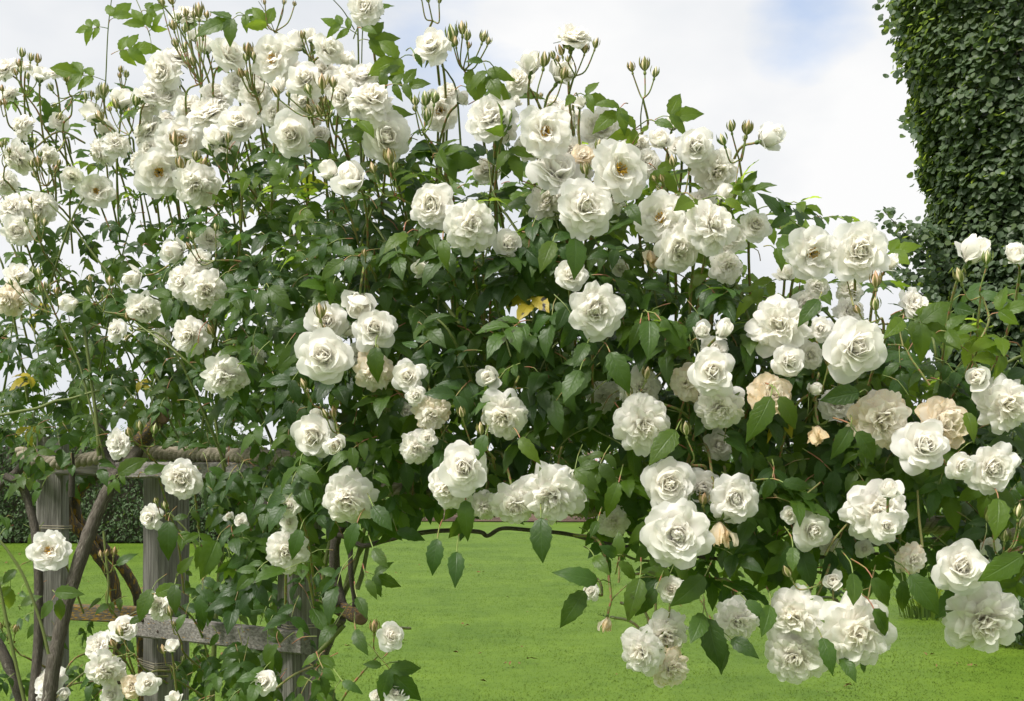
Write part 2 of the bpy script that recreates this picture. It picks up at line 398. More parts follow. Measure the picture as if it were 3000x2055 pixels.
def calyx_mesh(up):
    mb = MB(); AGE[0] = 0
    lathe(mb, [(.02, -.17), (.05, -.15), (.066, -.10), (.062, -.05), (.045, -.015), (.06, .0)], 10)
    for i in range(5):
        az = i * 1.2566 + U(-.1, .1)
        petal(mb, az, .42 * U(.8, 1.1), .12, 80 if not up else 60, U(95, 150) if not up else U(10, 30), r0=.03, z0=-.02, kap=3, ruf=.02, nu=3, nv=6, notch=-.3)
    return mb.mesh('rose_calyx', ['sepal'])
CAL = [calyx_mesh(False), calyx_mesh(False)]; CALC = [calyx_mesh(True), calyx_mesh(True)]
def bud_mesh(openness):
    mb = MB()
    lathe(mb, [(.02, -.30), (.07, -.28), (.095, -.21), (.085, -.13), (.06, -.07), (.07, -.04)], 12, 0, lambda a, t: (0, 1, .3))
    prof = [(.05, -.05), (.12, .0), (.185, .10), (.21, .22), (.195, .36), (.15, .50), (.09, .63), (.035, .74), (.008, .80)]
    lathe(mb, prof, 30, 0, lambda a, t: (t, 1.0 if abs(((a + t * .5) % 1.2566) - .628) < (.50 - openness * .3) * (1.02 - t * .75) + .06 else 0.0, t))
    for i in range(5):
        petal(mb, i * 1.2566 + .628, .95 * U(.85, 1.15), .17 * (1 - .3 * openness), 58 - openness * 8, -42 + openness * 55 * U(.2, 1), r0=.06, z0=-.05, kap=3.5, ruf=.01, nu=3, nv=7, notch=-.4)
    me = mb.mesh('rose_bud', ['bud'])
    ca = me.color_attributes['Col'].data; n = len(ca)                    # sepals are the last 5*21 vertices
    for i in range(n - 105, n): ca[i].color = (0, 1, .6, 1)
    return me
BUDM = [bud_mesh(o) for o in (0, .1, .35, .8)]

# type codes: F full double, S open with stamens, R scrolled, C half-open cup, W faded, H collapsed.  tile x y diameter type facing-right facing-up depth(cm)
BLOOMS = """
A1 40 460 190 F -.3 .6|A1 265 505 105 C 0 .9|A1 360 490 120 F .1 .8 5|A1 175 440 90 R .2 .7 6|A1 615 755 160 C -.6 .5|A1 815 665 150 C 0 .9|A1 985 635 165 R .3 .7
A1 680 615 95 C 0 .85 4|A1 1085 485 260 F -.3 .2 3|A1 1190 390 220 F .2 .7 8|A1 1250 110 210 F 0 .85 2|A1 1290 240 85 C -.1 .9|A1 1370 310 120 C .2 .8 4|A1 1530 375 230 R .55 .5 2
A1 1390 760 270 F -.1 .65 4|A1 1590 820 250 R -.1 .1|A1 1440 920 150 C -.5 .4 -3|A1 1210 930 310 S .1 .05 2|A1 990 870 230 F -.4 .45 6|A1 1060 1150 290 S 0 0 -3|A1 915 1080 140 F -.6 -.1 3
A1 1310 1240 260 F .3 -.3 1|A1 150 840 150 F -.7 .1|A1 395 810 120 F .2 .3 8|A1 120 1060 200 F -.4 -.6|A1 325 1040 115 F 0 -.6|A1 665 1020 170 F -.5 -.4 2|A1 775 960 165 F .1 .3 -2
A1 640 1280 215 S .1 .1 10|A1 85 1390 215 F 0 .2|A1 260 1390 190 F .3 -.2 4|A1 120 1540 195 F 0 0 -2|A1 1115 790 120 F .3 .7 5
A1 1000 700 170 F -.2 .3 4|A1 1120 640 190 F .1 .4 6|A1 1260 720 170 D .2 -.2 7|A1 1440 640 200 F .1 .5 7|A1 1000 1000 170 F -.3 0 5|A1 1180 1180 180 D 0 -.3 4|A1 1580 560 190 F .2 .4 6|A1 1500 980 170 F -.2 .1 8|A1 60 640 150 F -.3 .5 6|A1 30 1220 150 F -.2 0 8|A1 480 1180 140 R .2 .1 8|A1 700 860 120 C 0 .8 6
A2 150 520 190 F .1 -.1 6|A2 330 470 190 F .1 .3 5|A2 560 480 190 F .2 .3 7|A2 620 560 170 F 0 0 4|A2 720 540 210 F .1 .2 2|A2 800 720 180 D .1 -.4 3|A2 240 760 190 F -.2 0 7|A2 430 680 170 D 0 -.5 2|A2 950 800 170 F .2 .3 8|A2 540 900 130 F .1 .2 9|A2 1400 620 150 F .1 .3 11
A3 330 980 170 F -.2 -.1 5|A3 600 1010 210 F .2 -.1 5|A3 680 1150 180 F .1 .1 4|A3 850 1010 200 F .1 .3 4|A3 900 1330 180 D .2 -.2 3|A3 1130 1090 200 F .4 0 4|A3 180 860 170 F .1 -.1 6|A3 560 780 190 F .1 .4 8|A3 1330 1560 250 F -.1 -.2 2|A3 1680 1580 220 F .3 -.1 3|A3 1330 970 130 R -.3 .2 4
A2 840 55 240 F 0 .15|A2 230 390 305 S -.1 0|A2 385 285 140 C -.4 .4 3|A2 590 330 210 R .65 .25 2|A2 480 240 95 C 0 .9 1|A2 715 400 120 C .4 .6 5|A2 440 530 240 R 0 .1 -4|A2 700 640 235 F -.3 -.1
A2 840 500 190 R .1 .4 3|A2 880 670 290 F .1 .5 -3|A2 110 630 215 F 0 .1 3|A2 265 575 115 C 0 .85 1|A2 350 900 285 R -.2 0 -3|A2 980 920 305 R .1 0|A2 605 1150 140 C -.25 .75|A2 745 1180 200 C -.35 .2 -4
A2 1290 310 245 R -.35 .45|A2 1340 740 255 S .1 0 10|A2 1485 660 90 C .6 .5 6|A2 1290 1370 305 F 0 -.1|A2 1545 1500 310 F 0 0 -2|A2 1600 1400 95 C .1 .8 2|A2 1650 1130 190 F 0 .1 14|A2 500 790 120 F 0 .4 10
A3 85 790 310 F -.1 .15|A3 640 260 265 F 0 .75|A3 350 430 155 C .1 .7|A3 270 540 200 F -.6 .1 3|A3 560 490 160 C .4 .6|A3 450 880 365 S 0 .1 -2|A3 820 850 270 F 0 .1 6|A3 530 1150 330 R 0 .35 1
A3 950 1130 395 S .1 0 -5|A3 720 1380 375 F -.1 -.15 -6|A3 460 1350 230 F -.3 -.1 7|A3 1060 970 200 F .4 .3 6|A3 1215 930 150 C -.2 .5|A3 1450 980 240 R .1 .1|A3 1590 1140 260 F .2 -.3 2|A3 1300 820 115 C 0 .9 4
A3 1640 1290 125 C .4 .6|A3 1480 1340 190 F 0 .5 5|A3 1220 1450 345 S -.2 0 1|A3 1560 1510 330 F 0 .1 -4|A3 680 690 90 C 0 .9|A3 700 1040 170 W .1 .3 2|A3 500 680 110 F 0 .6 9|A3 640 790 150 F 0 .4 9|A3 255 680 75 C .2 .7 2
A4 290 765 145 C .5 .15|A4 215 1250 165 R .25 .2 3|A4 530 1410 275 S 0 0|A4 795 1400 300 F 0 0 -2|A4 960 1460 115 C .3 .6 2|A4 380 1520 105 C -.3 .45 3|A4 1425 1400 165 C 0 .7|A4 1660 1410 135 C -.6 .3|A4 60 1480 190 F .1 -.1 3
B1 1160 195 160 C -.5 -.35|B1 895 375 145 C -.5 -.3|B1 1230 400 235 F -.4 0|B1 1370 460 260 F .2 -.4 2|B1 1330 260 170 F 0 .2 4|B1 120 350 180 R .2 .6|B1 50 520 210 W -.2 -.4 -2|B1 180 510 130 C -.1 -.5|B1 465 545 140 C -.6 -.2
B1 950 590 225 F -.2 -.75|B1 775 725 150 R -.3 .1|B1 1265 760 245 F 0 0|B1 1500 1045 290 F 0 -.75|B1 790 1480 200 F -.5 0|B1 1080 760 110 F 0 0 12|B1 1400 120 170 F 0 .2 12
B2 800 540 215 C 0 -.55|B2 590 660 275 R 0 .1 2|B2 900 710 280 R 0 .1|B2 565 900 355 R 0 .05 -4|B2 730 730 120 C .2 .3 4|B2 900 1010 275 W 0 -.6 1|B2 1130 1030 225 R -.3 0|B2 1180 1160 145 R -.3 0 -2|B2 1215 310 115 C -.7 -.1 4
B2 1280 1290 235 W 0 -.7|B2 500 1430 285 R -.2 -.1|B2 640 1485 155 C .1 -.4 -5|B2 1255 1440 125 R 0 0 -2|B2 1180 1510 225 F 0 -.3 2|B2 790 890 160 F 0 0 6|B2 110 890 130 F 0 0 14|B2 540 1340 210 F 0 .2 5|B2 1110 1260 110 F 0 0 14
B3 620 355 205 R -.2 .35|B3 785 590 375 F 0 0 -3|B3 950 310 125 R 0 0 10|B3 200 150 200 R .3 0 3|B3 1490 735 120 C 0 .4|B3 1630 725 140 C .2 .6|B3 1560 1000 310 R 0 .1 -3|B3 1580 850 200 F 0 .3 4|B3 1390 1080 235 W -.3 -.2 2
B3 1620 1240 310 F 0 -.4 0|B3 1090 1110 275 F .2 -.1 8|B3 1100 1360 375 F 0 -.2|B3 170 1300 325 F 0 -.6|B3 840 1170 225 F 0 -.2 14|B3 1160 240 140 H 0 -.8 2|B3 1340 190 295 F .1 -.1|B3 75 1035 145 C -.3 -.2|B3 1600 1490 210 F 0 0 14
B4 415 690 375 F 0 .1|B4 930 840 405 R 0 0 -4|B4 480 930 245 R .1 0 -1|B4 620 890 200 F .2 0 2|B4 690 715 165 R 0 .2 1|B4 650 1120 105 C .2 .6|B4 360 1150 325 W 0 .45|B4 1105 1320 400 W 0 -.2|B4 680 1420 165 H 0 -.9
B4 1500 1340 400 W .1 .35 3|B4 1930 1220 350 F -.1 -.2|B4 1740 1035 155 C -.65 .1|B4 1380 1490 360 R 0 .1 -2|B4 800 1220 240 F 0 .5 6|B4 1320 560 260 F .2 .4 4|B4 880 600 200 F 0 .3 5|B4 670 430 155 F 0 0 8|B4 590 560 230 F 0 0 9|B4 880 450 160 F 0 .4 10
C1 1120 220 265 F 0 0|C1 930 455 155 R -.3 0|C1 305 660 255 S 0 0|C1 985 1000 190 F -.6 .1|C1 760 1140 175 R .2 .6|C1 610 1260 205 F -.5 .3|C1 650 1410 235 F 0 -.5 -3|C1 1060 1255 95 C 0 .9|C1 910 1480 145 R .3 .3 -2|C1 820 1500 155 W 0 .1
C1 690 1550 160 F -.1 0|C1 310 1470 205 F -.3 .5|C1 395 1545 80 C .5 -.2|C1 270 1585 135 R 0 .3|C1 1080 1570 95 C 0 .8|C1 1490 480 95 F 0 0 10|C1 1415 450 60 C 0 .3 10
C2 310 380 155 R -.2 .45|C2 310 490 110 R 0 .2|C2 290 670 245 F 0 -.1|C2 675 350 325 F 0 -.3|C2 1390 150 315 R .1 0 -4|C2 1300 270 270 F -.2 -.2|C2 155 1470 165 R -.1 .4|C2 940 1190 180 R .45 .4|C2 970 1540 160 R .3 .35|C2 850 1560 95 R -.3 .4
C3 220 380 280 F -.1 -.55 3|C3 460 320 375 F 0 -.45|C3 40 390 180 F 0 -.5 8|C3 1180 250 325 R -.1 .1|C3 1380 280 235 R 0 0 3|C3 1230 560 425 F 0 0 -5|C3 1500 560 190 H .1 -.9|C3 1190 900 175 R -.1 0|C3 700 910 110 R -.5 .3|C3 795 1120 115 H 0 -1
C3 1010 1290 265 F -.3 -.1 -2|C3 1160 1190 285 F 0 -.4 2|C3 1190 1390 240 W .25 -.35|C3 840 490 190 F 0 -.2 14
C4 110 340 310 F .1 -.1|C4 590 540 245 R .2 0|C4 450 440 105 R 0 .1|C4 990 420 375 F 0 0|C4 1065 290 135 C -.2 .8 -5|C4 1050 510 175 R 0 0 -5|C4 1510 140 175 R 0 0 -4|C4 1700 150 305 F .1 0|C4 1510 760 325 R -.2 .1 -2|C4 1650 1090 435 F 0 -.3 1
C4 1210 720 190 W .1 -.2|C4 720 850 115 C -.45 .3|C4 125 1095 265 F 0 -.2|C4 480 1070 340 F -.4 -.25|C4 480 1320 375 F -.2 -.35|C4 870 1170 445 F 0 -.2 -3|C4 700 640 140 F 0 -.2 8|C4 910 650 120 F 0 0 9|C4 1690 640 130 F 0 0 10
"""
class Bl: pass
blooms = []
for e in BLOOMS.replace('\n', '|').split('|'):
    if not e.strip(): continue
    t = e.split(); b = Bl()
    b.px, b.py = T(t[0], float(t[1]), float(t[2])); b.d = float(t[3]) * TILE[t[0]][2]; b.k = t[4]
    b.fx, b.fz = float(t[5]), float(t[6]); dz = float(t[7]) if len(t) > 7 else 0
    b.Y = float(Yfront(b.px, b.py)) - .045 + dz / 100 * 1.15 + U(-.01, .01)
    b.size = b.d * b.Y * W / 3000
    blooms.append(b)

# ------------------------------------------------------------------ plants
ROOTS = {'L': np.array([*P(250, 0, 2.62)[:2], 0]), 'M': np.array([*P(1000, 0, 2.15)[:2], 0]), 'R': np.array([*P(2500, 0, 2.05)[:2], 0])}
PL = {k: empty('climbing_rose', v) for k, v in ROOTS.items()}
tag(PL['L'], 'climbing rose with smaller white blooms and thick brown canes around the left trellis posts', 'climbing rose', 'climbing roses on the trellis')
tag(PL['M'], 'climbing rose with large white blooms massed at the middle, rising from the lichen-covered stump', 'climbing rose', 'climbing roses on the trellis')
tag(PL['R'], 'climbing rose hanging over the lawn beside the leafy column, with several faded brownish blooms', 'climbing rose', 'climbing roses on the trellis')
def plant_of(px, py=0): return 'L' if px < 640 else ('M' if px < 1765 else 'R')
def part(name, mb, mats, pl, smooth=True):
    return link(name, mb.mesh(name, mats, smooth), PL[pl], tuple(-ROOTS[pl]))

for b in blooms:
    k = plant_of(b.px); root = PL[k]
    if b.fz < -.15 and b.k in 'FW': b.k = 'D' if b.k == 'F' else 'X'
    elif b.k == 'F' and rng.random() < .22: b.k = 'D'
    pos = P(b.px, b.py, b.Y)
    fx, fz = b.fx, b.fz; q = fx * fx + fz * fz
    if q > .98: fx, fz = fx / math.sqrt(q) * .99, fz / math.sqrt(q) * .99; q = .98
    jf = .30 if b.py < 760 else .2
    a = Vector((fx + U(-jf, jf), -math.sqrt(1 - q), fz + U(-jf, jf) * .8)).normalized()
    rot = a.to_track_quat('Z', 'Y') @ Quaternion((0, 0, 1), U(0, 6.28))
    s = b.size * {'F': 1.04, 'W': 1.04, 'D': 1.08, 'X': 1.08, 'S': 1.02, 'R': 1.06, 'C': 1.22, 'H': 1.25}[b.k] * (1.10 if b.py < 760 else 1.03)
    off = {'C': -.33, 'H': -.33, 'R': -.12}.get(b.k, -.08)
    p0 = pos + np.array(a) * off * s
    o = link('rose_bloom', random.choice(BM[b.k]), root, tuple(p0 - ROOTS[k]))
    o.rotation_mode = 'QUATERNION'; o.rotation_quaternion = rot
    o.scale = (s * U(.95, 1.05), s * U(.95, 1.05), s * U(.9, 1.1))
    if b.k in 'WX': tag(o, 'faded bloom with browning outer petals')
    elif b.k == 'H': tag(o, 'collapsed dead bloom of limp brown petals')
    elif b.k == 'C': tag(o, 'half-open cupped white bloom')
    elif b.k == 'S': tag(o, 'open white bloom showing golden stamens')
    link('calyx', random.choice(CALC if b.k in 'C' else CAL), o)
    if b.k == 'S': link('stamens', STAMENS, o)
    # stalk: leaves along -axis then arches into the plant
    av = np.array(a); st = p0 - av * .12 * s
    goup = b.fz <= -.15 or b.py > (1280 if b.px > 950 else 1990)
    down = np.array([U(-.3, .3), .5, -1.0]) if not goup else np.array([U(-.4, .4), .7, .55])
    down /= np.linalg.norm(down)
    L = U(.14, .24)
    e1 = st - av * .035; e2 = e1 + (down * .6 - av * .4) * L * .45; e3 = e2 + down * L * .5 + np.array([0, .03, -.02 if not goup else -.06])
    mb = MB(); tube(mb, [st, e1, e2, e3], .0021, .0027, 5, 4, capend=False)
    mi = Matrix.LocRotScale(Vector(p0), rot, o.scale).inverted()
    me = mb.mesh('flower_stalk', ['stem']); me.transform(mi)
    link('flower_stalk', me, o)

# ------------------------------------------------------------------ bud clusters: tile | base x,y | anchor x,y | buds x,y,len...
BUDS = """
A1;175,640;330,900;145,360,70 205,390,60 250,400,70 130,430,60 137,475,50 105,490,50 185,515,50
A1;40,760;120,900;15,595,55 32,690,50 3,690,50
A1;480,640;420,860;400,770,65 365,700,50 440,520,80 340,590,60 462,540,50 545,490,50
A1;620,780;640,900;570,650,60 610,635,50 645,655,50 690,610,90 570,690,40
A1;815,600;820,720;805,470,50 840,500,60 798,510,40
A1;860,900;880,1020;730,730,50 670,780,80 860,760,70 905,680,90 770,700,80
A1;1340,560;1240,740;1190,120,60 1237,90,65 1290,105,60 1325,85,100 1380,105,60 1145,10,70 1080,25,60 1155,180,70 1170,295,70 1235,315,60 1350,225,80 1425,330,65 1285,420,70 1230,200,60
A1;1695,620;1720,800;1655,340,90 1640,390,60 1690,380,70 1605,500,65 1640,500,50
A1;310,1240;420,1400;235,940,50 255,1090,80 325,1070,70 215,1100,60 370,1135,60 235,1170,60 395,1090,50 265,1030,50
A1;1300,1290;1420,1420;1170,940,110 1205,1100,90 1275,1110,70 1305,1050,70 1360,1100,90
A1;1540,1170;1690,1290;1520,930,70 1400,1000,70 1620,870,70 1635,920,60
A1;270,1620;300,1700;245,1460,60 295,1490,65 205,1340,50 175,1475,50 250,1510,50
A1;30,1120;80,1250;10,970,50 36,955,50 62,1010,45
A2;120,640;210,860;65,330,80 45,390,50 105,390,70 185,430,80 17,495,70
A2;470,380;480,460;420,240,60 440,245,60 480,270,70 495,320,40
A2;600,770;690,960;465,605,80 555,560,110 628,560,80 575,680,60 475,740,80 535,745,80 605,770,70 250,625,80 330,635,45
A2;1235,890;1400,1240;1175,680,80 1240,670,110 1305,660,90 1250,780,90 1175,730,50
A2;1500,470;1580,650;1420,240,120 1445,285,70 1487,200,90 1520,245,80 1530,310,50 1628,255,80 1660,280,60
A2;1040,1310;1290,1520;1005,1060,110 985,1030,70 895,1130,80 1035,1120,70
A2;1290,140;1300,230;1215,-10,40 1262,5,45 1335,10,45
A2;245,210;260,300;300,20,40 370,30,40 170,20,40
A3;640,510;635,680;605,300,100 555,345,80 715,335,70 785,300,70 500,375,60 535,400,50 600,400,50
A3;400,690;420,760;440,410,110 420,640,40
A3;450,720;470,800;570,500,90 500,730,70
A3;1100,660;1090,900;1025,455,75 1112,440,100 1180,490,80
A3;1370,1300;1360,1420;1298,1080,90 1415,1070,120 1228,1195,60 1175,1195,50 1205,1265,50
A4;125,890;90,1120;35,785,75 80,710,70 170,720,90 155,775,40
A3;740,1230;760,1300;715,1140,100 805,980,80
B4;1760,500;1720,890;1800,250,100 1620,370,110
B4;1085,650;1100,760;1060,400,110 1057,560,100 940,590,70
B4;700,1140;660,1230;745,930,80
B1;1430,260;1706,320;1280,100,70 1435,45,60 1260,170,60
B1;690,600;1140,740;880,525,60 960,550,90 730,405,70 600,385,55 595,470,70 680,455,45
B1;910,720;1140,745;850,770,60 875,720,45 850,640,60
B1;370,620;520,930;300,430,60 260,345,70 225,330,50 270,455,60 335,440,40 380,470,60 75,410,50 120,390,50
B1;1500,800;1610,800;1405,730,80
B1;1000,1500;1020,1580;935,1370,80 1030,1390,85 865,1410,80
B2;600,770;640,830;540,610,110 575,730,70
B2;540,1240;600,1320;430,1090,80 460,1130,40
B2;700,1420;800,1500;575,1285,75 632,1280,80
B2;1550,1490;1590,1570;1485,1280,80
B2;870,290;910,370;840,215,60
B3;60,1520;100,1580;65,1310,100 20,1390,90
B3;1070,1190;1380,1280;1125,1020,90 1010,1150,80
B3;1440,1590;1520,1640;1387,1390,100
C1;50,1200;180,1330;45,1125,60 95,1150,60 5,1130,50
C1;665,800;660,980;705,670,60 660,680,50 625,690,50
C1;1100,1180;1140,1300;1050,1045,70 1075,1120,40
C1;830,1300;900,1400;745,1170,80 700,1240,60 700,1320,60
C1;1050,1370;1110,1470;1010,1280,70 1130,1330,50
C1;1040,430;1180,580;1020,390,60 965,360,50
C2;860,1310;640,1580;835,1140,90 965,1220,80
C3;1385,400;1390,440;1395,350,90
C4;1750,700;1880,640;1705,460,140 1865,430,90 1780,580,90 1880,500,80
C4;620,880;700,700;440,800,80
C4;1460,490;1480,560;1465,480,20
"""
for line in BUDS.strip().split('\n'):
    t, bs, an, bl = line.split(';')
    if t == 'C4' and bl.endswith(',20'): continue
    bx, by = T(t, *map(float, bs.split(','))); ax, ay = T(t, *map(float, an.split(',')))
    k = plant_of(bx); Y = float(Yfront(bx, by)) - .05 + U(-.02, .02)
    base = P(bx, by, Y + .02); anc = P(ax, ay, Y + .07)
    far = anc + (anc - base) * .7 + np.array([0, .12, -.03])
    mb = MB(); tube(mb, [base, base * .5 + anc * .5 + rng.uniform(-.012, .012, 3), anc, far], .0018, .0028, 5, 4)
    heads = []
    for s in bl.split():
        x, y, ln = map(float, s.split(',')); px, py = T(t, x, y)
        Yb = Y + U(-.025, .03); c = P(px, py, Yb); size = ln * TILE[t][2] * Yb * W / 3000
        d = c - base; d /= np.linalg.norm(d) + 1e-9; d = d * .55 + np.array([U(-.1, .1), -.05, .75]); d /= np.linalg.norm(d)
        if py > by: d = c - base; d /= np.linalg.norm(d)
        sc = size / 1.05; foot = c - d * .28 * sc - d * .28 * sc
        mid = base * .45 + foot * .55 - d * .012 + np.array([(foot - base)[0] * .12, 0, 0])
        if np.linalg.norm(foot - base) > .012: tube(mb, [base, mid + rng.uniform(-.006, .006, 3), foot, foot + d * .03 * sc], .0014, .0011, 5, 4)
        heads.append((c - d * .28 * sc, d, sc))
    cl = part('bud_cluster', mb, ['stem'], k)
    for h, d, sc in heads:
        o = link('rosebud', random.choice(BUDM if sc > .026 else BUDM[:3]), cl, tuple(h))
        o.rotation_mode = 'QUATERNION'; o.rotation_quaternion = Vector(d).to_track_quat('Z', 'Y') @ Quaternion((0, 0, 1), U(0, 6.28))
        o.scale = (sc * 1.22, sc * 1.22, sc * U(1.1, 1.28))

# ------------------------------------------------------------------ foliage
def leaflet_template(fold, droop, twist, wid, nv=11):
    V = []; UV = []
    ts = np.linspace(0, 1, nv)
    for i, t in enumerate(ts):
        w = wid * .5 * (math.sin(math.pi * t ** .82) ** .8 if 0 < t < 1 else 0) * (1.0 if t < .75 else 1 - (t - .75) * .9)
        w = max(w, .004) * (1.08 if i % 2 else .93)
        z = -droop * t * t + .04 * math.sin(t * 3.1)
        tw = twist * t
        for j, u in enumerate((-1, -.5, 0, .5, 1)):
            lat = u * w; h = z + abs(lat) * fold - .35 * abs(u) ** 3 * w * .5 + .012 * math.sin(i * 2.1 + u * 3)
            V.append((lat * math.cos(tw), t - (.03 if i % 2 else 0) * abs(u), h + lat * math.sin(tw))); UV.append((u * .5 + .5, t))
    f = [(i * 5 + j, i * 5 + j + 1, (i + 1) * 5 + j + 1, (i + 1) * 5 + j) for i in range(nv - 1) for j in range(4)]
    return np.array(V), np.array(f), np.array(UV)
LT = [leaflet_template(U(.15, .5), U(.05, .4), U(-.5, .5), U(.43, .54)) for _ in range(10)]
bpx = np.array([b.px for b in blooms]); bpy_ = np.array([b.py for b in blooms]); bR = np.array([b.d / 2 for b in blooms]); bY = np.array([b.Y for b in blooms])
OPEN = ((395, 1390, 500, 2055, .93), (500, 1400, 575, 1900, .5), (215, 1316, 850, 1392, .55), (205, 1560, 400, 1760, .9), (120, 1400, 205, 1960, .6), (575, 1830, 870, 1905, .75), (830, 1560, 920, 2055, .6), (0, 1600, 110, 1800, .6), (980, 1610, 1560, 2055, .97), (1140, 1560, 1500, 1610, .7))   # where the plant is thin and trellis or lawn shows
def hides_bloom(p):
    px = p[0] / (W * p[1]) * 3000 + 1500; py = HOR - (p[2] - CAMZ) / (W * p[1]) * 3000
    d2 = (bpx - px) ** 2 + (bpy_ - py) ** 2
    for x0, y0, x1, y1, pr in OPEN:
        if x0 < px < x1 and y0 < py < y1 and rng.random() < pr: return True
    return bool(np.any((d2 < (bR * .98) ** 2) & (p[1] < bY + .045)))
def unit(v): return v / (np.linalg.norm(v) + 1e-9)
leafs = {'L': [], 'M': [], 'R': []}; stalks = {'L': MB(), 'M': MB(), 'R': MB()}
def leaflet(k, p, d, n, ln, col, check=True):
    d = unit(d); x = unit(np.cross(d, n)); n2 = np.cross(x, d)
    if check and (hides_bloom(p + d * ln * .55) or hides_bloom(p + d * ln * .9)): return False
    leafs[k].append((p, np.stack([x, d, n2], 1), ln, col)); return True
def compound(k, p, d, n, ln, col, nl=5, check=True, rach=None):
    """a rose leaf: a stalk with nl leaflets; p foot, d direction, n upper face"""
    d = unit(d); n = unit(n - d * np.dot(n, d)); s = np.cross(d, n); rach = rach or ln * (1.15 if nl >= 5 else .75)
    pts = [p, p + d * rach * .5 + n * .006, p + d * rach - n * .004]
    m = 0
    cj = lambda: np.clip(np.array(col) + rng.normal(0, .06, 3) * (1, .5, .1), 0, 1)
    tip = pts[2]
    m += leaflet(k, tip, d + n * U(-.3, .05) + s * U(-.12, .12), n + s * U(-.25, .25), ln * U(.95, 1.15), cj(), check)
    pos = [.93, .5, .2][:nl // 2]
    for i, t in enumerate(pos):
        q = p + d * rach * t + n * .004
        for sg in (-1, 1):
            m += leaflet(k, q, d * U(.45, .75) + s * sg + n * U(-.35, .1), n + s * sg * U(-.4, .15) + d * U(-.15, .15), ln * (1 - .14 * i) * U(.8, 1.0), cj(), check)
    if m > 0: tube(stalks[k], pts, .0011, .0008, 3, 2, capend=False)
GRID = """
000000000000000000000000000000
000000100000000000000000000000
110011110000000000000000000000
222222222221111000000000000000
334444555544332200000000000000
222335667777766554433210000000
333456889999888877655321000000
344455999999999999887632000000
777777899999999999999764330000
888988899999999999999998874221
999999899999999999999999999654
999999888999999999999999999988
898888678999999999999999999998
986779899899999999999999999998
420116789777777777799999999999
311005789754220111566688888888
311005789540000000134445553344
321205779430000000012211100000
321204779400000000000000000000
332204789500000000000000000000
222202456500000000000000000000
""".strip().split('\n')
for r, row in enumerate(GRID):
    for c, ch in enumerate(row):
        n = int(ch) * (.70 if c >= 8 else 1.0) * (1 if int(ch) < 9 else 1.15)
        n = int(n) + (rng.random() < n - int(n))
        for _ in range(n):
            px = c * 100 + U(-10, 110); py = r * 100 + U(-10, 110)
            k = plant_of(px + U(-60, 60)); th = .52 if int(ch) > 5 else .34
            dq = rng.random() ** 1.15
            Y = float(Yfront(px, py)) - .01 + dq * th
            if py > 620: py -= 45
            p = P(px, py, Y)
            if p[2] < .05: continue
            top = py < 620 + max(0, px - 1500) * .28
            low = U(.2, 1.0)
            d = np.array([U(-1, 1), -U(-.1, .9), U(-.5, .5) if top else -U(.05, 1.0)])
            nn = np.array([U(-.5, .5), -.55 + U(-.35, .35), .75 + U(-.3, .3)])
            young_sunlit = (U(0, .65) ** 2 if not top else U(0, .95) ** 1.3) * (1.35 if px > 2000 else 1)  # top and right leaves paler: young growth plus sunlight put into the colour
            old = 0.0
            z = rng.random()
            if z < .006: old = U(.7, 1.0)
            elif z < .13 and py > 900: old = U(.3, .48)
            ln = U(.037, .059) * (.84 if k == 'L' else 1.0)
            compound(k, p, d, nn, ln, (U(0, 1), young_sunlit, old), 3 if old > .6 else random.choice((5, 5, 5, 3, 7)))

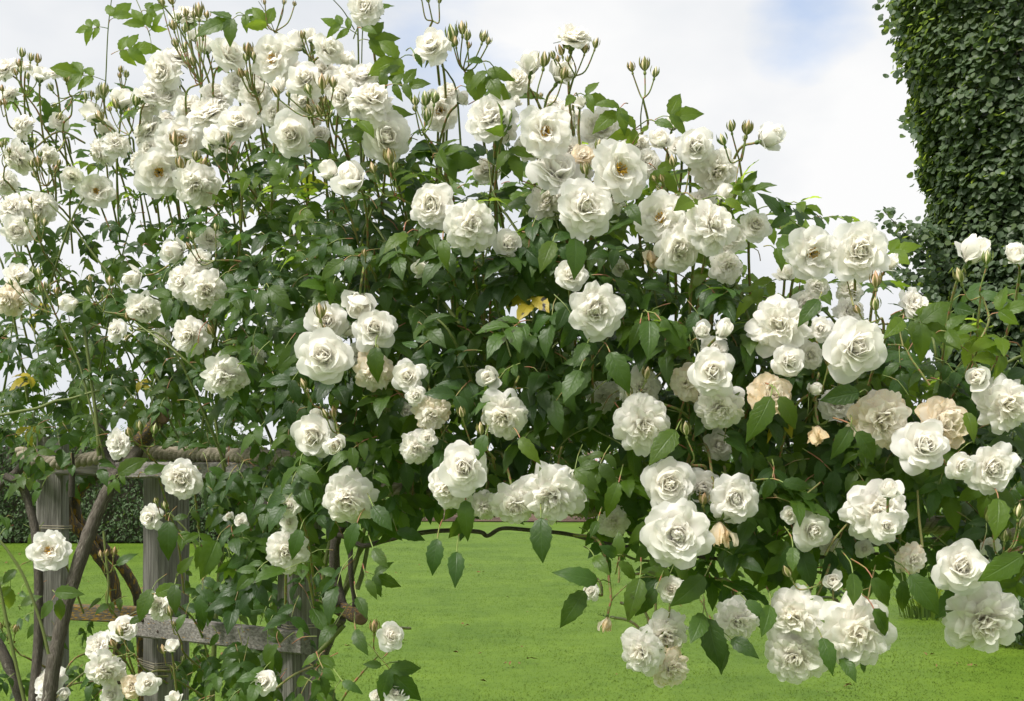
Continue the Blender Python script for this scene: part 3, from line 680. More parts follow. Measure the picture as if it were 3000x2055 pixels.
# single-spray leaves seen against the sky or hanging below: tile x0 y0 -> x1 y1 leaflet-length n
SPR = """
A1 720 190 540 190 95 5 .9|A1 740 365 960 300 125 5 .9|A1 705 540 420 470 140 5 .8|A1 722 175 790 60 110 3 .9|A1 935 90 1030 50 85 3 .8|A1 1000 235 930 120 110 3 .9|A1 1000 240 1030 130 90 3 .7|A1 1635 105 1420 170 170 3 .3
A2 -20 95 120 120 110 3 .5|A2 240 220 150 120 110 3 .8|A2 790 280 960 260 140 3 .5|A2 795 235 600 140 100 5 .5|A2 1160 370 1000 410 160 3 .7|A2 1170 360 1230 440 150 1 .2|A2 950 585 1200 555 120 5 .5|A2 800 800 1010 735 165 3 .7|A2 800 810 900 900 170 1 .8
A2 1625 410 1520 395 110 1 .2|A2 1440 600 1600 560 130 3 .7|A2 1630 420 1680 560 140 3 .6|A2 790 150 940 20 100 3 .5|A2 820 190 910 200 80 1 .4|A2 940 480 1030 520 100 5 .5|A2 690 960 780 850 130 3 .8|A2 1290 1060 1400 980 150 3 .5|A2 1280 1050 1450 1060 150 3 .4
A3 10 480 120 570 150 3 .7|A3 650 640 760 640 120 3 .6|A3 640 640 590 690 90 1 .5|A3 1000 690 890 760 160 3 .6|A3 1090 870 1010 870 120 3 .8|A3 1095 880 1140 830 110 1 .9|A3 1180 800 1380 750 160 3 .6|A3 1180 810 1300 830 150 1 .3|A3 190 940 180 850 140 3 .3|A3 180 960 240 1060 130 3 .6
A3 1140 1090 1230 1170 130 3 .7|A3 1000 1370 1070 1450 150 1 .2|A3 1430 1340 1320 1380 130 1 .7|A3 1440 1330 1500 1390 120 1 .6
A4 100 1105 240 1030 115 5 .3|A4 45 1110 150 1160 110 1 .8|A4 260 1370 380 1400 120 3 .5|B4 1800 650 2000 540 150 3 .6|B4 1245 640 1400 690 190 5 .5|B4 1240 650 1160 730 150 1 .6|B4 1460 745 1620 720 140 3 .5|B4 1940 900 1850 900 150 5 .8|B4 1940 800 2040 840 150 3 .6
B2 910 835 910 1050 220 1 .2|B2 420 830 250 970 230 1 .3|B2 1190 680 1240 700 150 3 .3|B2 1100 60 1080 200 200 1 .5|B2 1120 80 960 170 200 1 .8|B2 1360 120 1370 280 190 1 .6|B2 700 260 520 370 190 1 .4|B2 160 460 130 600 160 1 .3|B2 200 440 320 540 160 1 .4
B3 650 110 650 370 270 1 .1|B3 500 130 420 300 200 1 .6|B3 880 870 1010 1120 270 1 .2|B3 730 810 640 950 200 1 .2|B3 680 990 570 1200 250 1 .2|B3 1140 660 1140 890 240 1 .2|B3 1220 660 1400 850 250 1 .3|B3 1080 680 1020 830 170 1 .3|B3 1320 1390 1150 1590 260 1 .4|B3 280 1440 390 1592 200 1 .7|B3 50 1420 -20 1592 200 1 .1
B4 360 1165 230 1440 300 1 .3|B4 420 1165 540 1380 250 1 .3|B4 890 1370 780 1560 220 1 .2|B4 930 1400 1090 1590 270 1 .2|B4 950 1140 700 1180 260 1 .1|B4 680 520 550 670 200 1 .1
C2 1400 350 1400 590 250 1 .3|C2 1225 590 1190 800 210 1 0|C2 1345 670 1335 855 190 1 0|C2 380 530 320 700 190 1 .1|C2 830 390 940 530 180 1 .1|C2 730 490 650 680 200 1 .1|C2 830 650 910 760 150 1 .4|C2 780 790 890 830 120 3 .3|C2 790 840 850 940 110 1 .4|C2 730 950 790 1060 130 1 .2|C2 720 1150 770 1290 150 1 .2
C2 800 1235 1020 1500 160 3 .1|C2 880 1370 770 1360 110 1 .2|C2 520 1390 600 1470 130 1 .2|C2 640 1470 750 1530 130 1 .1
C3 390 460 390 720 270 1 .1|C3 740 850 515 780 240 1 .1|C3 660 910 510 1130 270 1 .2|C3 1420 1080 1500 1400 330 1 .1|C3 1390 1050 1320 1230 190 1 .2|C3 870 240 785 440 210 1 .5|C3 740 480 700 560 80 1 .3|C3 860 690 770 640 110 1 0|C3 870 730 1000 830 150 1 .5|C3 1000 830 930 1080 250 1 .5|C3 1100 900 970 1070 200 1 .1|C3 720 700 790 770 90 1 .5|C3 1400 820 1220 1000 260 1 .2|C3 870 700 870 540 120 1 .5
C4 1190 810 1390 1050 290 1 .2|C4 960 830 1080 1010 260 1 .2|C4 840 800 850 1000 210 1 .2|C4 1150 850 1150 1050 200 1 .2|C4 1890 690 1630 850 290 1 .3|C4 650 1200 735 1390 210 1 .1|C4 770 1320 860 1450 190 1 .2|C4 900 1340 910 1410 90 1 .2|C4 90 1210 240 1290 190 1 .1|C4 0 1190 40 1420 240 1 .1|C4 1740 340 1740 560 220 1 .6|C4 330 1000 290 1180 210 1 .2|C4 470 640 470 790 170 1 .3|C4 970 1020 1090 1210 240 1 .1|C4 180 970 310 1070 170 1 .1|C4 410 240 590 260 200 1 .1|C4 345 210 290 350 180 1 .1
C1 940 900 840 1090 260 1 .2|C1 1080 870 1070 1040 190 1 .2|C1 1040 480 1030 700 230 1 .1|C1 1340 600 1240 830 270 1 .3|C1 340 920 490 920 160 1 .3|C1 370 960 370 1100 170 1 .3|C1 320 970 250 1090 140 1 .3|C1 720 750 830 670 150 1 .1|C1 960 930 1100 870 150 1 .4|C1 800 1110 880 1060 120 1 .2|C1 1100 800 1180 700 180 1 .5|C1 890 180 1040 130 170 1 .3|C1 730 190 880 80 200 1 .4|C1 100 780 10 860 130 1 .2|C1 130 1000 240 930 140 1 .4
"""
for e in SPR.replace('\n', '|').split('|'):
    if not e.strip(): continue
    t = e.split(); x0, y0, x1, y1, ln, nl, yg = map(float, t[1:8]); nl = int(nl)
    a = T(t[0], x0, y0); b_ = T(t[0], x1, y1); k = plant_of(a[0])
    Y = float(Yfront(a[0], a[1])) - (.085 if nl == 1 else .03) + U(-.015, .015)
    p0 = P(*a, Y); p1 = P(*b_, Y - .015 + U(-.02, .02)); d = p1 - p0
    l = ln * TILE[t[0]][2] * Y * W / 3000 * 1.35
    nn = np.array([U(-.3, .3), -1.0, .35 + U(-.25, .25)])
    col = (U(.1, .9), yg * .85, .35 if ('C3' == t[0] and y0 > 700 and x0 > 850 and x0 < 1110) else 0)
    if nl == 1:
        leaflet(k, p0, d, nn, np.linalg.norm(d) * 1.0, col, False)
        tube(stalks[k], [p0, p0 - unit(d) * .012 + np.array([0, .01, .004]), p0 - unit(d) * .03 + np.array([0, .05, 0])], .001, .0012, 4, 2, capend=False)
    else:
        compound(k, p0, d, nn, l, col, nl, False, rach=max(np.linalg.norm(d) - l * .55, l * .5))
for k in leafs:
    mb = MB(); L = leafs[k]
    for ti, (tv, tf, tuv) in enumerate(LT):
        sel = L[ti::len(LT)]
        if not sel: continue
        pos = np.array([s[0] for s in sel]); rot = np.array([s[1] for s in sel]); ln = np.array([s[2] for s in sel]); col = np.array([s[3] for s in sel])
        v = np.einsum('nij,mj->nmi', rot, tv) * ln[:, None, None] + pos[:, None, :]
        n, m = v.shape[:2]
        f = (tf[None] + (np.arange(n) * m)[:, None, None]).reshape(-1, 4)
        mb.add(v.reshape(-1, 3), f, 0, np.tile(tuv, (n, 1)), np.repeat(col, m, 0))
    part('foliage', mb, ['leaf'], k)
    tag(part('leaf_stalks', stalks[k], ['stem'], k), kind='stuff')


# ------------------------------------------------------------------ canes
def cane(name, k, t, pts, w, Y0, Y1=None, w1=None, m='bark', ns=9, knob=.05):
    Y1 = Y0 if Y1 is None else Y1; n = len(pts); q = []
    for i, (x, y) in enumerate(pts):
        tt, xx, yy = (t, x, y); Y = Y0 + (Y1 - Y0) * i / (n - 1); q.append(P(*T(tt, xx, yy), Y))
    s = TILE[t][2] * Y0 * W / 3000 / 2
    mb = MB(); tube(mb, q, w * s, (w1 or w * .8) * s, ns, 6, knob=knob)
    return part(name, mb, [m], k)
cane('cane', 'L', 'C1', [(255, 1950), (300, 1600), (335, 1340), (410, 1000), (500, 700), (600, 430), (700, 230), (780, 130), (870, 30), (930, -60), (1000, -190), (1030, -330), (1100, -420), (1200, -500), (1290, -560)], 92, 2.48, 2.52, 62)
cane('cane', 'L', 'C1', [(700, 230), (690, 120), (650, 60), (640, -60), (600, -200)], 70, 2.49, 2.6, 34)
cane('cane', 'L', 'C1', [(320, 100), (380, 280), (430, 460), (520, 570), (610, 700), (690, 820), (720, 1000), (740, 1300), (760, 1800)], 66, 2.78, 2.85, 74, 'lichen_bark')
cane('cane', 'L', 'C1', [(620, 180), (540, 240), (470, 340), (490, 480), (620, 620), (760, 770), (835, 900), (860, 1010), (880, 1300), (900, 1800)], 62, 2.8, 2.9, 66, 'lichen_bark')
cane('cane', 'L', 'C1', [(30, 200), (130, 260), (190, 420), (225, 600), (240, 900), (235, 1250), (205, 1600), (180, 2000)], 48, 2.52, 2.52, 62)
cane('cane', 'L', 'C1', [(-120, 1150), (-10, 1240), (80, 1440), (130, 1600), (180, 2000)], 66, 2.6, 2.6, 70)
cane('cane', 'L', 'C1', [(160, 110), (100, 180), (20, 240), (-60, 330)], 56, 2.6, 2.6, 40)
for pts, w in (([(150, 1591), (60, 1190), (0, 900), (-50, 700)], 22), ([(300, 1300), (250, 1100), (150, 830), (60, 680), (0, 600)], 20), ([(440, 330), (445, 150), (440, 60)], 40), ([(640, 540), (650, 660), (670, 850), (660, 990)], 16), ([(1310, 1591), (1330, 1100), (1380, 500), (1385, 200)], 34), ([(1530, 1591), (1490, 1350), (1470, 1180)], 36), ([(1500, 1500), (1390, 1150), (1380, 1000), (1280, 850), (1180, 580), (1050, 430)], 14)):
    cane('cane', 'L', 'C1', pts, w, 2.42 if w < 34 else 2.55, None, w * .8, 'green_cane' if w < 36 else 'bark', 7, .03)
for pts, w in (([(1140, 745), (900, 700), (690, 600)], 12), ([(700, 1592), (590, 1180), (520, 930), (370, 620)], 18), ([(1280, 1592), (1190, 1330), (1030, 1000)], 20), ([(820, 470), (640, 240), (470, 20), (330, -120)], 16), ([(1300, 920), (1240, 900), (1100, 830), (900, 770), (600, 680)], 24), ([(1706, 330), (1480, 250), (1300, 200)], 10), ([(0, 1290), (150, 1262), (260, 1240), (370, 1195), (470, 1180), (640, 1130), (800, 1110)], 24), ([(660, 1560), (640, 1300), (560, 700)], 28)):
    cane('cane', 'L', 'B1', pts, w, 2.45, None, w * .7, 'green_cane', 6, .03)
# long upright shoots against the sky
for t, pts, w in (('A1', [(690, 800), (706, 500), (720, 200), (745, -20)], 12), ('A1', [(900, -20), (950, 100), (1000, 250), (1010, 340)], 8), ('A1', [(1330, 900), (1345, 560), (1330, 450), (1170, 150), (1050, 0)], 20),
                  ('A2', [(815, 1100), (800, 600), (795, 300), (785, -20)], 22), ('A2', [(860, 1100), (820, 800), (820, 300), (835, 100)], 14), ('A2', [(1480, 1000), (1450, 620), (1400, 500), (1350, 440)], 20), ('A2', [(1430, 1400), (1370, 1200), (1230, 890)], 20), ('A2', [(0, 1240), (190, 1450), (300, 1600)], 16), ('A2', [(1570, 650), (1560, 560), (1500, 470)], 12),
                  ('A2', [(0, 1050), (130, 1180), (340, 1350), (440, 1500)], 13), ('A2', [(800, 1340), (900, 1500), (970, 1600)], 14), ('A2', [(240, 220), (200, 120), (130, 10)], 8), ('A2', [(240, 225), (290, 100), (300, 0)], 9), ('A2', [(770, 200), (700, 80), (620, -10)], 11),
                  ('A3', [(635, 640), (640, 760), (650, 920)], 10), ('A3', [(1090, 900), (1085, 780), (1100, 660)], 14), ('A3', [(530, 1320), (515, 1430), (560, 1600)], 16), ('A3', [(60, 1000), (75, 1100), (110, 1300), (290, 1590)], 16),
                  ('B2', [(920, 40), (1020, 220), (1110, 440)], 22), ('B3', [(0, 270), (80, 370), (150, 650), (220, 900)], 24), ('B3', [(600, 640), (520, 740), (470, 880)], 26), ('B3', [(1380, 640), (1450, 780), (1480, 900)], 20), ('B3', [(480, 1590), (600, 1440), (760, 1360)], 14), ('B3', [(1000, 1150), (1210, 1235), (1380, 1280)], 8), ('B3', [(630, 1200), (760, 1370), (900, 1450), (1050, 1540)], 18),
                  ('B2', [(0, 280), (220, 370), (410, 410), (520, 460)], 16), ('B2', [(720, 1490), (850, 1520), (980, 1560)], 9), ('B2', [(1230, 1050), (1400, 980), (1590, 960)], 10)):
    Y = float(Yfront(*T(t, *pts[0]))) + .03
    cane('cane', plant_of(T(t, *pts[0])[0]), t, pts, w * .8, Y + .03, Y - .02, w * .5, 'green_cane', 6, .03)
for t, pts, w in (('B4', [(1750, 1000), (1710, 890), (1800, 700), (1810, 620), (1770, 500)], 20), ('B4', [(1710, 890), (1600, 810), (1460, 740)], 12), ('B4', [(1420, 1090), (1300, 920), (1240, 830), (1140, 820)], 16), ('B4', [(1240, 830), (1220, 720), (1240, 640)], 13), ('B4', [(910, 560), (870, 400)], 15), ('A4', [(60, 1200), (90, 1110), (125, 890)], 9),
                  ('C4', [(670, 690), (720, 600), (820, 480)], 18), ('C4', [(560, 1000), (640, 900), (690, 720)], 16), ('C4', [(920, 1040), (950, 880), (980, 750)], 14), ('C4', [(780, 900), (860, 915), (950, 890)], 10), ('C4', [(1270, 640), (1250, 460), (1240, 290)], 18), ('C4', [(720, 990), (715, 750)], 14), ('C4', [(490, 440), (530, 340), (640, 240)], 16), ('C3', [(1165, 1270), (1180, 1050), (1220, 850), (1310, 770)], 16), ('C3', [(1110, 1220), (1170, 1100), (1200, 900)], 12), ('C3', [(870, 860), (875, 700), (880, 640)], 16), ('C3', [(800, 1030), (850, 940), (1000, 830), (1200, 840)], 9)):
    Y = float(Yfront(*T(t, *pts[0]))) - .03
    cane('cane', plant_of(T(t, *pts[0])[0]), t, pts, w, Y, Y + .02, w * .7, 'stem', 6, .02)
# right-hand arching canes, and the stump they leave from
def cane_px(name, k, pts, w0, w1, m, ns=8, knob=.04):
    q = [P(*T(t, x, y), Y) for t, x, y, Y in pts]; s = .4744 * 2.0 * W / 3000 / 2
    mb = MB(); tube(mb, q, w0 * s, w1 * s, ns, 6, knob=knob); return part(name, mb, [m], k)
cane_px('cane', 'M', [('C2', 640, 1030, 2.1), ('C2', 600, 850, 2.1), ('C2', 590, 650, 2.08), ('C2', 620, 540, 2.08), ('C2', 680, 480, 2.1)], 80, 52, 'bark')
cane_px('cane', 'M', [('C2', 600, 560, 2.07), ('C2', 690, 590, 2.06), ('C2', 770, 632, 2.05), ('C2', 900, 600, 2.04), ('C2', 1060, 562, 2.02), ('C2', 1260, 538, 2.0), ('C2', 1480, 545, 2.0), ('C3', 60, 570, 2.0), ('C3', 150, 525, 2.0), ('C3', 320, 535, 1.98), ('C3', 560, 560, 1.96), ('C3', 800, 620, 1.95), ('C3', 1090, 655, 1.95), ('C4', 0, 712, 1.95), ('C4', 330, 712, 1.95), ('C4', 720, 700, 1.95), ('C4', 1000, 680, 1.95)], 32, 20, 'bark')
cane_px('cane', 'M', [('C3', 1490, 540, 2.0), ('C3', 1480, 550, 1.98), ('C2', 1560, 585, 2.0), ('C2', 1530, 570, 1.99), ('C3', 30, 570, 1.98)], 30, 40, 'bark') if False else None
cane_px('cane', 'M', [('C2', 690, 620, 2.08), ('C2', 690, 780, 2.07), ('C2', 715, 960, 2.09), ('C2', 715, 1010, 2.1)], 30, 40, 'bark')
for p in ([('C2', 800, 440, 2.12), ('C2', 710, 780, 2.12), ('C2', 650, 930, 2.12)], [('C2', 830, 430, 2.13), ('C2', 770, 770, 2.12), ('C2', 730, 900, 2.11)], [('C2', 600, 470, 2.15), ('C2', 530, 750, 2.14), ('C2', 510, 1000, 2.14)], [('C2', 480, 1300, 2.1), ('C2', 560, 1220, 2.1), ('C2', 650, 1120, 2.1)], [('C2', 870, 470, 2.18), ('C2', 700, 760, 2.16), ('C2', 640, 960, 2.14)]):
    cane_px('cane', 'M', p, 26, 34, 'green_cane', 7)
cane_px('cane', 'M', [('C3', 860, 660, 1.88), ('C3', 960, 712, 1.88), ('C3', 1080, 728, 1.88), ('C3', 1200, 735, 1.88)], 16, 16, 'green_cane', 6)
cane_px('cane', 'M', [('C3', 730, 450, 1.95), ('C3', 850, 500, 1.95), ('C3', 950, 555, 1.94), ('C3', 1040, 575, 1.94)], 16, 13, 'bark', 6)
cane_px('cane', 'M', [('C3', 880, 290, 1.93), ('C3', 940, 350, 1.93), ('C3', 1070, 450, 1.95)], 20, 18, 'green_cane', 6)
cane_px('cane', 'R', [('C4', 0, 690, 1.97), ('C4', 200, 650, 1.97), ('C4', 420, 560, 1.98), ('C4', 560, 440, 1.99), ('C4', 690, 310, 2.0)], 18, 15, 'green_cane', 6)
cane_px('cane', 'M', [('C2', 330, 2600, 2.2), ('C2', 420, 1900, 2.16), ('C2', 470, 1500, 2.14), ('C2', 550, 1230, 2.12), ('C2', 640, 1080, 2.1)], 70, 60, 'bark')
cane_px('cane', 'R', [('C4', 1250, 3100, 2.05), ('C4', 1900, 2400, 2.05), ('C4', 2150, 1500, 2.05), ('C4', 2050, 800, 2.05), ('C4', 1500, 600, 2.03), ('C4', 800, 640, 2.0)], 60, 26, 'bark')
def stump(k, pts, w0, w1, m):
    o = cane_px('stump', k, pts, w0, w1, m, 14, .05)
    e = P(*T(*pts[-1][:3]), pts[-1][3]); b = P(*T(*pts[-2][:3]), pts[-2][3]); d = unit(e - b); r = w1 * .4744 * 2 * W / 3000 / 2
    mb = MB(); lathe(mb, [(r * .97, 0), (r * .93, .002), (r * .6, .003), (r * .3, .0025), (.0005, .003)], 16)
    c = link('cut_face', mb.mesh('cut_face', ['cut_wood']), o, tuple(e + d * .001)); c.rotation_mode = 'QUATERNION'; c.rotation_quaternion = Vector(d).to_track_quat('Z', 'Y')
stump('M', [('C2', 520, 960, 2.16), ('C2', 610, 1010, 2.12), ('C2', 690, 1050, 2.06), ('C2', 755, 1080, 2.0)], 110, 86, 'lichen_bark')
stump('L', [('B1', 930, 1460, 2.46), ('B1', 1000, 1390, 2.42), ('B1', 1050, 1330, 2.38), ('B1', 1085, 1305, 2.33)], 110, 92, 'lichen_bark')
# thin woody twigs running through the inside of the plants
def sky_line(px): return float(np.interp(px, [0, 600, 900, 1500, 1900, 2300, 2600, 3000], [500, 500, 510, 540, 640, 820, 900, 980]))
for k, xr in (('L', (0, 640)), ('M', (640, 1790)), ('R', (1790, 3000))):
    mb = MB()
    for _ in range(46 if k != 'L' else 34):
        px = U(*xr); py = U(900, 1480) + max(0, px - 1800) * .05; Y = float(Yfront(px, py)) + U(.1, .45)
        py = max(py, sky_line(px) + 260); a = P(px, py, Y); dx = U(-200, 200); y2 = max(py - U(120, 380), sky_line(px + dx) + 90); b2 = P(px + dx, y2, Y + U(-.1, .06)); c2 = P(px + dx * 1.7, max(y2 - U(40, 200), sky_line(px + dx * 1.7) + 50), Y + U(-.15, .05))
        tube(mb, [a, b2, c2], U(.002, .004), .0016, 5, 5)
    tag(part('twigs', mb, ['green_cane'], k), kind='stuff')

# ------------------------------------------------------------------ trellis
tp = [P(155, 0, 2.72), P(487, 0, 2.62), P(878, 0, 2.30)]
tr = empty('rose_trellis', (tp[1][0], tp[1][1], 0)); tr0 = np.array(tr.location)
tag(tr, 'weathered grey wooden trellis of square posts and rails carrying the white climbing roses', 'trellis')
def tpart(name, mb, mats): return link(name, mb.mesh(name, mats, False), tr, tuple(-tr0))
posts = []
for (x, y, _), ang, wd, topz in ((tp[0], 8, .062, 1.60), (tp[1], 40, .082, 1.52), (tp[2], 35, .072, 1.60)):
    mb = MB(); box_between(mb, (x, y, -.1), (x, y, topz), wd, wd, (math.sin(R(ang)), -math.cos(R(ang)), 0)); posts.append(tpart('post', mb, ['wood']))
def rail(a, b, h, th, m):
    mb = MB(); box_between(mb, a, b, h, th); return tpart('rail', mb, [m])
rail(P(170, 1374, 2.70), P(500, 1378, 2.68), .030, .03, 'rail_wood')
rail(P(300, 1378, 2.545), P(880, 1380, 2.235), .036, .026, 'rail_wood')
rail(P(205, 1793, 2.70), P(470, 1805, 2.69), .038, .04, 'lichen_wood')
r3 = rail(P(404, 1833, 2.555), P(895, 1884, 2.23), .048, .028, 'rail_wood')
for zx, zy in ((880, 1090), (980, 1160)):
    px, py = T('C1', zx, zy); mb = MB(); c = P(px, py, 2.55 - (px - 404) / 491 * .325 - .019)
    lathe(mb, [(.0001, .004), (.004, .003), (.0055, 0), (.0055, -.006)], 10)
    o = link('nail', mb.mesh('nail', ['nail']), r3, tuple(c)); o.rotation_euler = (R(90), 0, R(-30))
for i, (x, y, _) in enumerate(tp):
    for zz in ((1.375, .93), (1.05, 1.06), (1.19,))[i]:
        mb = MB(); wd = (.036, .051, .045)[i]; ang = R((8, 40, 35)[i])
        for kk in range(2):
            ring_ = [np.array([x + wd * 1.38 * math.cos(ang + math.pi / 4 + j * math.pi / 2), y + wd * 1.38 * math.sin(ang + math.pi / 4 + j * math.pi / 2), zz + kk * .006 + .003 * math.sin(j)]) for j in (0, 1, 2, 3, 4)]
            tube(mb, ring_, .0013, .0013, 5, 2, raw=True)
        tpart('twine_tie', mb, ['twine'])
# rope: three laid strands along a sagging path
path = [(60, 1322, 2.66), (90, 1345, 2.64), (150, 1357, 2.62), (230, 1350, 2.60), (320, 1336, 2.57), (420, 1327, 2.52), (520, 1330, 2.46), (700, 1337, 2.32), (830, 1345, 2.22), (900, 1356, 2.20), (1000, 1400, 2.16), (1200, 1445, 2.12), (1500, 1478, 2.08), (1850, 1496, 2.05), (2250, 1510, 2.02), (2600, 1530, 2.0), (2850, 1548, 1.98), (3100, 1560, 1.96), (3500, 1540, 1.96)]
c = smooth_path([P(*q) for q in path], 10)
seg = np.concatenate([[0], np.cumsum(np.linalg.norm(np.diff(c, axis=0), axis=1))])
s = np.arange(0, seg[-1], .007); c = np.stack([np.interp(s, seg, c[:, i]) for i in range(3)], 1)
t = np.gradient(c, axis=0); t /= np.linalg.norm(t, axis=1)[:, None]; upv = np.array([0, 0, 1.0])
x = np.cross(t, upv); x /= np.linalg.norm(x, axis=1)[:, None]; y = np.cross(x, t)
mb = MB()
for kk in range(3):
    a = s / .052 * 2 * np.pi + kk * 2.094
    tube(mb, c + .0085 * (np.cos(a)[:, None] * x + np.sin(a)[:, None] * y), .0088, .0088, 8, raw=True)
rope = link('thick_rope', mb.mesh('thick_rope', ['rope']))
tag(rope, 'thick twisted natural rope running along the trellis top and sagging away to the right', 'rope')

# ------------------------------------------------------------------ lawn
mb = MB()
xs = np.concatenate([np.linspace(-300, -12, 8), np.linspace(-10, 10, 41), np.linspace(12, 300, 8)]); ys = np.concatenate([np.linspace(-30, 4, 5), np.linspace(5, 45, 81), np.linspace(60, 600, 10)])
gx, gy = np.meshgrid(xs, ys); gz = .02 * np.sin(gx * .9 + 1) * np.sin(gy * .5) * (np.abs(gx) < 11) * ((gy > 4) & (gy < 46))
v = np.stack([gx, gy, gz], -1).reshape(-1, 3); nx = len(xs)
mb.add(v, [(i * nx + j, i * nx + j + 1, (i + 1) * nx + j + 1, (i + 1) * nx + j) for i in range(len(ys) - 1) for j in range(nx - 1)])
tag(link('lawn', mb.mesh('lawn', ['lawn'])), 'mown bright green lawn behind the roses', kind='structure')
n = 230000
Yb = 6.3 * (30 / 6.3) ** rng.random(n); Xb = rng.uniform(-1, 1, n) * (Yb * W / 2 + 1.2)
hb = rng.uniform(.006, .013, n) * (1 + .15 * np.sin(Xb * 3 + 2 * np.sin(Yb * 2))); ang = rng.uniform(0, 6.283, n); wb = .0022 * (1 + Yb / 9)
dx, dy = np.cos(ang) * wb, np.sin(ang) * wb; lean = rng.normal(0, .009, (n, 2)); zb = .02 * np.sin(Xb * .9 + 1) * np.sin(Yb * .5) - .002
v = np.stack([np.stack([Xb - dx, Yb - dy, zb], 1), np.stack([Xb + dx, Yb + dy, zb], 1), np.stack([Xb + lean[:, 0], Yb + lean[:, 1], zb + hb], 1)], 1).reshape(-1, 3)
col = np.repeat(np.stack([rng.random(n) ** 2, rng.random(n) ** 2, np.zeros(n)], 1), 3, 0)
mb = MB(); mb.add(v, np.arange(3 * n).reshape(-1, 3), 0, None, col)
tag(link('grass', mb.mesh('grass', ['blade'], False)), 'short mown grass blades of the lawn', 'grass', kind='stuff')
mb = MB()
for i in range(130):
    Y = 6.6 * (22 / 6.6) ** rng.random(); X = U(-.5, .5) * W * Y; sz = U(.014, .032)
    for _ in range(random.choice((1, 2, 3))):
        q = np.array([X + U(-.05, .05), Y + U(-.05, .05), .022 + U(0, .012)]); d = unit(np.array([U(-1, 1), U(-1, 1), U(-.2, .3)])); n_ = unit(np.array([U(-.6, .6), U(-.6, .6), 1])); x_ = np.cross(d, n_)
        mb.add([q - d * sz, q + x_ * sz * .5 + n_ * sz * .3, q + d * sz, q - x_ * sz * .5 + n_ * sz * .25], [(0, 1, 2, 3)])
tag(link('leaf_litter', mb.mesh('leaf_litter', ['litter'])), 'scattered dry brown leaf scraps lying on the lawn', 'leaf litter', kind='stuff')
mb = MB(); mb.add([(-5, 37.5, .03), (4.5, 36.9, .03), (6, 38.5, .03), (6, 60, .03), (-5, 60, .03)], [(0, 1, 2, 3, 4)])
tag(link('soil_bed', mb.mesh('soil_bed', ['soil'])), 'bare brown soil bed at the far edge of the lawn', kind='structure')

# ------------------------------------------------------------------ leafy column on the right
def scatter_leaves(mb, pos, nrm, size, col, rnd=True, tilt=.5):
    """many small leaf-shaped faces, one per position"""
    n = len(pos)
    nn = nrm + rng.normal(0, tilt, (n, 3)); nn /= np.linalg.norm(nn, axis=1)[:, None]
    d = np.array([0, 0, -1.0]) + rng.normal(0, .55, (n, 3)); d -= nn * np.sum(d * nn, 1)[:, None]; d /= np.linalg.norm(d, axis=1)[:, None]
    x = np.cross(d, nn)
    if rnd: tm = np.array([(0, -.45, .0), (-.36, -.33, .07), (-.5, .02, .1), (-.33, .34, .05), (0, .55, -.03), (.33, .34, .05), (.5, .02, .1), (.36, -.33, .07)]); fc = [(0, 1, 2, 3), (0, 3, 4, 5), (0, 5, 6, 7)]
    else: tm = np.array([(0, -.5, 0), (-.26, -.05, .05), (0, .55, -.06), (.26, -.05, .05)]); fc = [(0, 1, 2, 3)]
    v = pos[:, None, :] + size[:, None, None] * (tm[None, :, 0:1] * x[:, None] + tm[None, :, 1:2] * d[:, None] + tm[None, :, 2:3] * nn[:, None])
    m = len(tm); f = (np.array(fc)[None] + (np.arange(n) * m)[:, None, None]).reshape(-1, 4)
    mb.add(v.reshape(-1, 3), f, 0, None, np.repeat(col, m, 0))
CY = 10.6; cx = P(3010, 0, CY)[0]; s1 = W * CY / 3000
def Zp(py): return CAMZ + (HOR - py) * s1
zk = [Zp(y) for y in (1850, 1500, 1100, 950, 830, 720, 560, 400, 200, 60, -80, -300)]; rk = [v * s1 for v in (185, 222, 232, 250, 272, 250, 262, 296, 332, 354, 362, 350)]
tree = empty('leafy_column_tree', (cx, CY, 0)); tag(tree, 'tall dark column of small round green leaves, wider at the top, against the sky', 'tree')
n = 92000
z = rng.uniform(.25, zk[-1] - .1, n); a = rng.uniform(0, 2 * np.pi, n)
rad = np.interp(z, zk, rk); lump = 1 + .03 * np.sin(a * 5 + z * 3) + .03 * np.sin(a * 9 - z * 5.3) + .025 * np.sin(z * 11 + a * 3)
dp = rng.random(n) ** 2.0
rr = rad * lump - dp * .32 + rng.normal(0, .018, n) + .09 * (rng.random(n) ** 9)
pos = np.stack([cx + rr * np.cos(a), CY + rr * np.sin(a), z], 1)
nrm = np.stack([np.cos(a) * .9, np.sin(a) * .9, np.full(n, .75)], 1)
clump = .5 + .5 * np.sin(a * 4 + z * 2.2) * np.sin(z * 3.1 + a)
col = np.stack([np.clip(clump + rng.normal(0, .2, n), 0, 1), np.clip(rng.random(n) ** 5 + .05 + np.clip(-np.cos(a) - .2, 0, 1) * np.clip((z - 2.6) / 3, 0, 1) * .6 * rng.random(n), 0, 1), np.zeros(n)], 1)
mb = MB(); scatter_leaves(mb, pos, nrm, rng.uniform(.048, .076, n), col)
